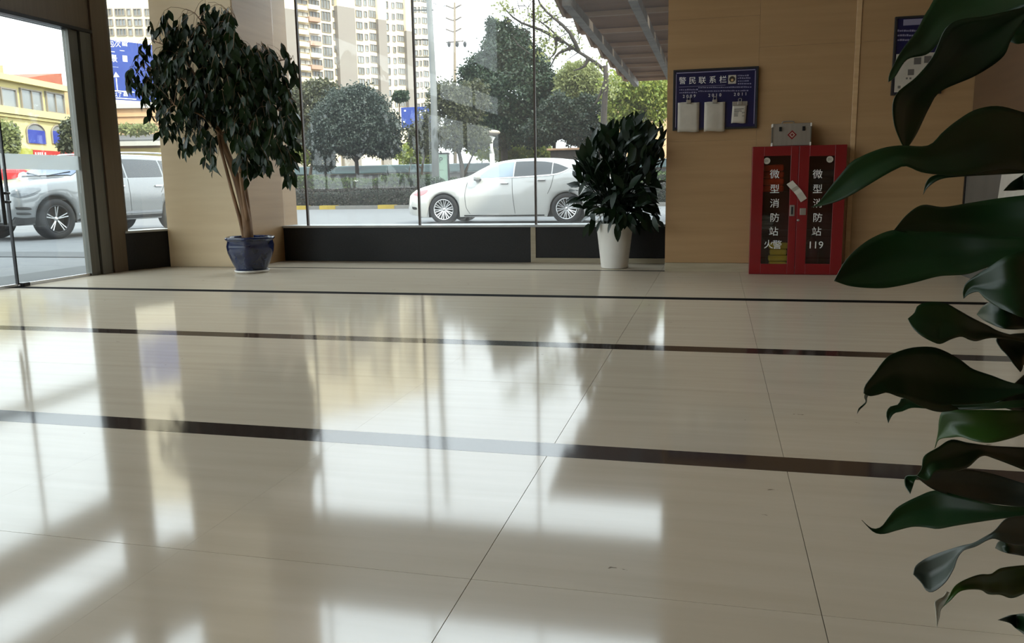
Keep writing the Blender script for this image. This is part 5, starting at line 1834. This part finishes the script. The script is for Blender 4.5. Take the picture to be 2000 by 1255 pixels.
m.build('emblem_field', 'white_paper', em)
MB().box(ec[0] - 0.014, 8.229, ec[1] - 0.005, ec[0] + 0.014, 8.2304, ec[1] + 0.005).box(ec[0] - 0.005, 8.229, ec[1] - 0.014, ec[0] + 0.005, 8.2304, ec[1] + 0.014).build('cross', 'cab_red', em)

# ------------------------------------------------------------------ notice boards
NY = 8.345


def board(label, x0, x1, z0, z1):
    t = thing('notice_board', ((x0 + x1) / 2, NY + 0.015, z0), label, 'notice board')
    MB().box(x0 + 0.018, NY + 0.008, z0 + 0.018, x1 - 0.018, WY - 0.002, z1 - 0.018).build('panel', 'navy', t)
    f = MB()
    f.box(x0, NY, z0, x0 + 0.018, WY - 0.001, z1).box(x1 - 0.018, NY, z0, x1, WY - 0.001, z1)
    f.box(x0 + 0.018, NY, z0, x1 - 0.018, WY - 0.001, z0 + 0.018).box(x0 + 0.018, NY, z1 - 0.018, x1 - 0.018, WY - 0.001, z1)
    f.build('frame', 'ink', t, bevel=0.002)
    return t


BX0, BX1, BZ0, BZ1 = -0.432, 0.36, 1.385, 1.955
nb = board('navy police contact board with white heading and three clipped papers', BX0, BX1, BZ0, BZ1)
NF = NY + 0.0065


def bp(px, py):
    p = at(px, py, NF)
    return p[0], p[2]


ln_ = MB()
ln_.box(BX0 + 0.03, NF, BZ1 - 0.034, BX1 - 0.03, NF + 0.001, BZ1 - 0.026).box(BX0 + 0.024, NF, BZ0 + 0.03, BX0 + 0.031, NF + 0.001, BZ1 - 0.04).box(BX1 - 0.033, NF, BZ0 + 0.04, BX1 - 0.026, NF + 0.001, BZ1 - 0.04)
ln_.build('border_line', 'silver_ink', nb)
tx = MB()
for c_, (x, y) in zip('警民联系栏', ((1333, 158.5), (1352.5, 158), (1371.5, 157.5), (1392, 156.5), (1412, 156))):
    a_, b_ = bp(x, y)
    tx.text(c_, 0.072, lambda q, w: (a_ + q, NF, b_ + w))
for c_, (x, y) in (('2009', (1346, 188)), ('2010', (1396, 186)), ('2011', (1446, 184))):
    a_, b_ = bp(x, y)
    for k, q_ in enumerate(c_):
        tx.text(q_, 0.04, lambda q, w: (a_ + (k - 1.5) * 0.034 + q, NF, b_ + w))
tx.build('heading', 'white_ink', nb)
sm = MB()
a_, b_ = bp(1326, 169.5)
c2_, d2_ = bp(1417, 166.5)
sm.box(a_, NF, (b_ + d2_) / 2 - 0.0015, c2_, NF + 0.0005, (b_ + d2_) / 2 + 0.0015)
for row, (y, xa, xb) in enumerate(((148, 1441, 1459), (153, 1441, 1465), (158.5, 1441, 1461), (164, 1441, 1466), (170.5, 1364, 1466), (174.5, 1327, 1361), (177.5, 1364, 1460), (180, 1327, 1360))):
    x = xa
    while x < xb:
        w = rng.uniform(1.2, 3.4)
        a_, b_ = bp(x, y - (x - 1327) * 0.012 + 0.8)
        sm.box(a_, NF, b_ - 0.006, a_ + w * 0.0049, NF + 0.0005, b_ + rng.uniform(0.002, 0.007))
        x += w + rng.uniform(0.8, 1.6)
sm.build('small_print', 'silver_ink', nb)
a_, b_ = bp(1430, 155)
em = MB().box(a_ - 0.036, NF - 0.002, b_ - 0.04, a_ + 0.036, NF, b_ + 0.04).build('badge', 'white_paper', nb, bevel=0.0008)
MB().lathe([(0.001, 0.0), (0.028, 0.0), (0.028, -0.0008)], (a_, NF - 0.0028, b_ + 0.002), 24, axis='y').build('badge_disc', 'soil', em)
MB().lathe([(0.001, 0.0), (0.012, 0.0), (0.012, -0.0008)], (a_, NF - 0.0037, b_ - 0.006), 18, axis='y').build('badge_centre', 'trim_stone', em)


def hung_paper(label, px0, px1, py0, py1, clip, wave, tiltpx=0.0, strip=False):
    x0, z1 = bp(px0, py0)
    x1, z0 = bp(px1, py1)
    cx = (x0 + x1) / 2
    t = thing('clipped_paper', (cx, NY, z0), label, 'paper', 'papers on the contact board')
    rows = []
    for k in range(9):
        f = k / 8
        z = z1 + (z0 - z1) * f
        rows.append([(x0 + (x1 - x0) * j / 6 + tiltpx * f, NY - 0.004 - wave * math.sin(f * 2.6) * (0.5 + 0.5 * math.sin(j * 0.9 + px0)), z + 0.004 * math.sin(j)) for j in range(7)])
    MB().grid(rows).build('sheets', 'white_paper', t, smooth=True, solid=0.003)
    zc = z1
    c_ = MB().box(cx - 0.022, NY - 0.016, zc - 0.012, cx + 0.022, NY - 0.001, zc + 0.022)
    cl = c_.build('clip', 'alu', t, bevel=0.004)
    MB().tube(cat_rom([(cx - 0.014, NY - 0.008, zc + 0.02), (cx - 0.013, NY - 0.008, zc + 0.045), (cx + 0.013, NY - 0.008, zc + 0.045), (cx + 0.014, NY - 0.008, zc + 0.02)], 12), 0.003, 6).build('clip_loop', 'alu', cl, smooth=True)
    if strip:
        MB().box(x0 - 0.003, NY - 0.012, z1 - 0.02, x1 + 0.003, NY - 0.0095, z1 + 0.02).build('clip_bar', 'alu', t, bevel=0.002)
        pr = MB()
        for r in range(7):
            zz_ = z1 - 0.05 - r * 0.011
            pr.box(x0 + 0.015, NY - 0.012, zz_ - 0.002, x0 + 0.015 + rng.uniform(0.06, 0.1), NY - 0.0115, zz_ + 0.002)
        pr.build('print', 'ink', t)
    return t


hung_paper('longest white paper pad clipped at the left of the contact board', 1324, 1365, 201, 257, 0, 0.006)
hung_paper('curled white paper pad clipped at the middle of the contact board', 1376, 1415, 200, 256, 0, 0.016)
hung_paper('short printed paper clipped at the right of the contact board', 1431, 1458, 203, 240, 0, 0.008, -0.01, True)
nb2 = board('navy notice board with pale sheet half hidden by big leaves', 1.53, 1.95, 1.64, 2.325)
t = MB()
a_, b_ = bp(1764, 50)
c2_, d2_ = bp(1803, 36)
t.box(a_, NF, b_, c2_, NF + 0.001, d2_)
t.build('title_plate', 'silver_ink', nb2, bevel=0.0003)
sm = MB()
for row in range(3):
    x = 1753
    while x < 1818:
        a_, b_ = bp(x, 60 + row * 9)
        w = rng.uniform(1.5, 4)
        sm.box(a_, NF, b_ - 0.008, a_ + w * 0.0049, NF + 0.0005, b_ + rng.uniform(0.004, 0.01))
        x += w + 1.4
sm.build('small_print', 'silver_ink', nb2)
sh = MB().box(1.555, NF - 0.002, 1.665, 1.925, NF, 2.0).build('sheet', 'white_paper', nb2)
for (x, y, s) in ((1792, 119, 0.03), (1779, 141, 0.026), (1771, 153, 0.008), (1778, 153, 0.008), (1812, 116, 0.03), (1806, 142, 0.026), (1756, 170, 0.012)):
    a_, b_ = bp(x, y)
    MB().box(a_ - s, NF - 0.003, b_ - s, a_ + s, NF - 0.0022, b_ + s).build('print_block', 'grey_steel', sh)

# grey door leaf and pale board on the return wall at the right edge
dY0 = atx(1958, 380, 2.21)[1]
d2 = tag(MB().box(2.205, dY0, 0.0, 2.224, 8.34, 1.25).build('door_2', 'grey_steel', bevel=0.002), 'low dark grey metal door on the side wall', kind='structure')
MB().box(2.195, 8.34, 0.0, 2.224, 8.372, 1.25).build('door_edge', 'black_metal', d2)
pbd = MB()
yb0, yb1 = dY0 - 0.03, dY0 - 0.75
pbd.prism([(yb0, 0.0), (yb0 - 0.05, 1.15), (yb1 - 0.05, 1.15), (yb1, 0.0)], lambda a_, b_, d: (d - 0.07 * (1 - b_ / 1.15), a_, b_), 2.185, 2.222)
tag(pbd.build('display_board', 'white_paper', None, fixn=True, bevel=0.003), 'pale board leaning on the side wall behind the large leaves', 'board')

# ------------------------------------------------------------------ large dracaena close to the viewer
ST = 1.42
sp_ = dep(2260, 700, ST)
DX, DY = sp_[0], sp_[1]
dr_ = thing('dracaena_plant', (DX, DY, 0), 'large dark dracaena with long drooping leaves in the right foreground', 'plant')
MB().lathe([(0.001, 0.001), (0.115, 0.001), (0.125, 0.01), (0.145, 0.19), (0.15, 0.2), (0.142, 0.2), (0.135, 0.17), (0.001, 0.17)], (DX + 0.02, DY, 0), 36).build('pot', 'white_gloss', dr_, smooth=True)
MB().lathe([(0.001, 0.175), (0.135, 0.175)], (DX + 0.02, DY, 0), 24).build('soil', 'soil', dr_)
MB().tube(cat_rom([(DX + 0.02, DY, 0.17), (DX + 0.01, DY + 0.01, 0.6), (DX, DY, 1.1), (DX + 0.01, DY, 1.6)], 16), np.linspace(0.024, 0.014, 16), 10).build('stem', 'ficus_bark', dr_, smooth=True)
LV = [  # material, depth, tilt, fold, upper edge base->..., lower edge (both listed tip first)
    ('dracaena', 1.52, 0.5, 0.10, [(1735, 160), (1738, 142), (1760, 100), (1790, 60), (1812, 20), (1850, -20), (2002, -60)], [(1735, 160), (1748, 150), (1772, 116), (1812, 105), (1850, 70), (1920, 45), (2002, 12)]),
    ('dracaena', 1.40, -0.5, 0.14, [(1766, 292), (1746, 240), (1748, 188), (1790, 150), (1822, 110), (1856, 46), (1930, 30), (2002, 14)], [(1766, 292), (1776, 284), (1792, 258), (1815, 210), (1838, 178), (1905, 148), (1958, 112), (1976, 76), (2002, 34)]),
    ('dracaena', 1.62, 0.4, 0.1, [(1846, 0), (1900, -45), (2002, -90)], [(1846, 0), (1900, 40), (1975, 82), (2002, 84)]),
    ('dracaena', 1.34, 0.4, 0.12, [(1585, 404), (1598, 396), (1620, 367), (1647, 334), (1667, 313), (1717, 291), (1757, 284), (1812, 284), (1841, 258), (1868, 236), (1905, 214), (1950, 207), (2002, 220)], [(1585, 404), (1600, 402), (1633, 394), (1667, 378), (1717, 348), (1750, 330), (1770, 324), (1800, 336), (1840, 341), (1888, 342), (1930, 332), (1968, 329), (2002, 333)]),
    ('dracaena', 1.46, 0.3, 0.1, [(1803, 380), (1808, 358), (1820, 344), (1850, 338), (1900, 330), (2002, 320)], [(1803, 380), (1812, 366), (1836, 350), (1870, 345), (1920, 342), (2002, 338)]),
    ('dracaena', 1.50, 0.4, 0.1, [(1960, 372), (1975, 356), (1990, 346), (2002, 338)], [(1960, 372), (1980, 372), (1990, 371), (2002, 370)]),
    ('dracaena', 1.48, 0.5, 0.12, [(1746, 449), (1771, 419), (1801, 400), (1841, 404), (1888, 397), (1951, 387), (2002, 381)], [(1746, 449), (1780, 456), (1830, 460), (1875, 464), (1930, 478), (1970, 486), (2002, 490)]),
    ('dracaena', 1.40, 0.5, 0.12, [(1629, 548), (1647, 515), (1667, 491), (1700, 466), (1744, 449), (1787, 452), (1834, 452), (1874, 455), (1935, 460), (2002, 462)], [(1629, 548), (1660, 558), (1700, 562), (1737, 561), (1787, 551), (1834, 539), (1888, 535), (1935, 520), (2002, 510)]),
    ('dracaena', 1.36, 0.4, 0.15, [(1882, 583), (1881, 568), (1891, 548), (1935, 519), (1968, 498), (2002, 488)], [(1882, 583), (1893, 574), (1911, 570), (1925, 584), (1950, 600), (2002, 622)]),
    ('dracaena', 1.42, 0.5, 0.12, [(1908, 614), (1918, 600), (1932, 590), (1960, 578), (2002, 570)], [(1908, 614), (1924, 627), (1955, 640), (1980, 643), (2002, 642)]),
    ('dracaena', 1.36, 0.45, 0.12, [(1773, 622), (1786, 610), (1793, 596), (1818, 589), (1847, 592), (1870, 604), (1898, 620), (1927, 634), (1950, 646), (1979, 654), (2002, 657)], [(1773, 622), (1783, 640), (1801, 656), (1824, 668), (1838, 671), (1858, 662), (1878, 657), (1893, 663), (1907, 666), (1927, 661), (1950, 660), (2002, 668)]),
    ('dracaena', 1.44, -0.3, 0.1, [(1993, 726), (1978, 708), (1966, 692), (1953, 678), (1947, 660), (1975, 652), (2002, 650)], [(1993, 726), (1996, 722), (1998, 716), (2000, 708), (2002, 700), (2006, 690), (2010, 684)]),
    ('dracaena', 1.32, 0.5, 0.14, [(1687, 767), (1690, 752), (1710, 726), (1722, 709), (1740, 692), (1778, 679), (1818, 677), (1847, 686), (1878, 704), (1900, 720), (1938, 733), (1970, 745), (2002, 752)], [(1687, 767), (1698, 773), (1717, 770), (1732, 766), (1755, 774), (1772, 779), (1801, 794), (1838, 804), (1887, 796), (1930, 788), (1956, 781), (1980, 772), (2002, 766)]),
    ('dracaena', 1.325, 0.2, 0.1, [(1674, 808), (1677, 797), (1690, 785), (1688, 775), (1690, 766)], [(1674, 808), (1680, 799), (1692, 787), (1694, 776), (1698, 767)]),
    ('dracaena', 1.345, 0.2, 0.1, [(1735, 826), (1731, 808), (1738, 794), (1755, 789), (1763, 777), (1800, 785), (1880, 790), (2002, 780)], [(1735, 826), (1740, 815), (1748, 806), (1762, 803), (1782, 796), (1820, 798), (1880, 800), (2002, 795)]),
    ('dracaena_young', 1.40, 0.5, 0.12, [(1826, 875), (1832, 845), (1835, 816), (1846, 802), (1898, 800), (1941, 800), (1981, 801), (2002, 802)], [(1826, 875), (1834, 858), (1858, 854), (1878, 853), (1904, 861), (1935, 864), (1973, 856), (2002, 846)]),
    ('dracaena', 1.46, 0.4, 0.1, [(1925, 792), (1960, 768), (1985, 745), (2002, 730)], [(1925, 792), (1960, 796), (1985, 803), (2002, 806)]),
    ('dracaena', 1.35, 0.5, 0.12, [(1790, 929), (1800, 914), (1805, 890), (1832, 873), (1858, 858), (1891, 864), (1938, 870), (2002, 873)], [(1790, 929), (1812, 938), (1828, 920), (1865, 919), (1891, 912), (1918, 890), (1945, 896), (2002, 918)]),
    ('dracaena_grey', 1.37, 0.4, 0.12, [(1788, 930), (1818, 922), (1871, 915), (1928, 922), (2002, 944)], [(1788, 930), (1825, 956), (1871, 970), (1928, 982), (2002, 990)]),
    ('dracaena', 1.365, 0.2, 0.1, [(1778, 964), (1768, 948), (1769, 930), (1786, 928), (1800, 926)], [(1778, 964), (1783, 950), (1787, 938), (1793, 934), (1802, 932)]),
    ('dracaena', 1.33, 0.5, 0.12, [(1683, 1015), (1703, 1031), (1721, 1028), (1736, 1009), (1754, 989), (1792, 969), (1828, 957), (1871, 967), (1938, 984), (2002, 990)], [(1683, 1015), (1706, 1038), (1726, 1042), (1752, 1035), (1782, 1028), (1809, 1029), (1832, 1032), (1871, 1025), (1935, 1015), (2002, 1006)]),
    ('dracaena_grey', 1.29, 0.4, 0.16, [(1784, 1121), (1789, 1104), (1812, 1088), (1845, 1075), (1878, 1065), (1901, 1060), (1921, 1049), (1944, 1034), (1966, 1012), (2002, 1006)], [(1784, 1121), (1800, 1138), (1809, 1152), (1822, 1155), (1845, 1138), (1862, 1111), (1870, 1088), (1882, 1074), (1906, 1066), (1938, 1051), (1966, 1060), (2002, 1066)]),
    ('dracaena', 1.34, 0.4, 0.12, [(1944, 1070), (1951, 1057), (1970, 1054), (2002, 1060)], [(1944, 1070), (1958, 1077), (1975, 1081), (2002, 1086)]),
    ('dracaena_young', 1.30, 0.5, 0.12, [(1842, 1184), (1852, 1166), (1865, 1144), (1885, 1131), (1914, 1121), (1936, 1120), (1954, 1109), (1987, 1104), (2002, 1103)], [(1842, 1184), (1856, 1172), (1878, 1153), (1914, 1151), (1931, 1160), (1954, 1161), (1971, 1167), (1984, 1166), (2002, 1158)]),
    ('dracaena_tip', 1.298, 0.2, 0.12, [(1830, 1224), (1827, 1190), (1826, 1174), (1842, 1164), (1849, 1154)], [(1830, 1224), (1835, 1205), (1838, 1190), (1848, 1178), (1858, 1158)]),
    ('dracaena', 1.28, 0.5, 0.12, [(1949, 1210), (1971, 1201), (1985, 1199), (2002, 1197)], [(1949, 1210), (1972, 1216), (1984, 1226), (2002, 1240)]),
]
for k, (mt, d0, tilt, fold, up, lo) in enumerate(LV):
    n = 44
    U, Lo = cat_rom(up, n), cat_rom(lo, n)
    rows = []
    for i in range(n):
        t = i / (n - 1)
        d = d0 + (ST - d0) * 0.25 * t + 0.05 * math.sin(t * 3.1 + k)
        a_, b_ = U[i], Lo[i]
        wpx = np.linalg.norm(a_ - b_)
        ww = wpx / FPX * d
        row = []
        for j in range(9):
            f = j / 8
            q = a_ * (1 - f) + b_ * f
            dd = d + tilt * ww * (0.5 - f) * 1.2 + fold * ww * (1 - abs(2 * f - 1)) * 1.5
            row.append(dep(q[0], q[1], dd))
        rows.append(row)
    if up[-1][0] > 1995:
        c = (rows[-1][0] + rows[-1][8]) / 2
        zs = max(0.3, min(1.55, c[2] + 0.02))
        stp = np.array([DX, DY, zs])
        wv = rows[-1][8] - rows[-1][0]
        for t, w in ((0.35, 0.75), (0.7, 0.42), (1.0, 0.2)):
            cc = c * (1 - t) + stp * t + np.array([0, 0, 0.02 * math.sin(t * 3.14)])
            rows.append([cc + wv * w * (j / 8 - 0.5) + (rows[n - 1][4] - c) * w * (1 - abs(2 * j / 8 - 1)) for j in range(9)])
    o = MB().grid(rows).build('leaf', mt, dr_, smooth=True, solid=0.0012)
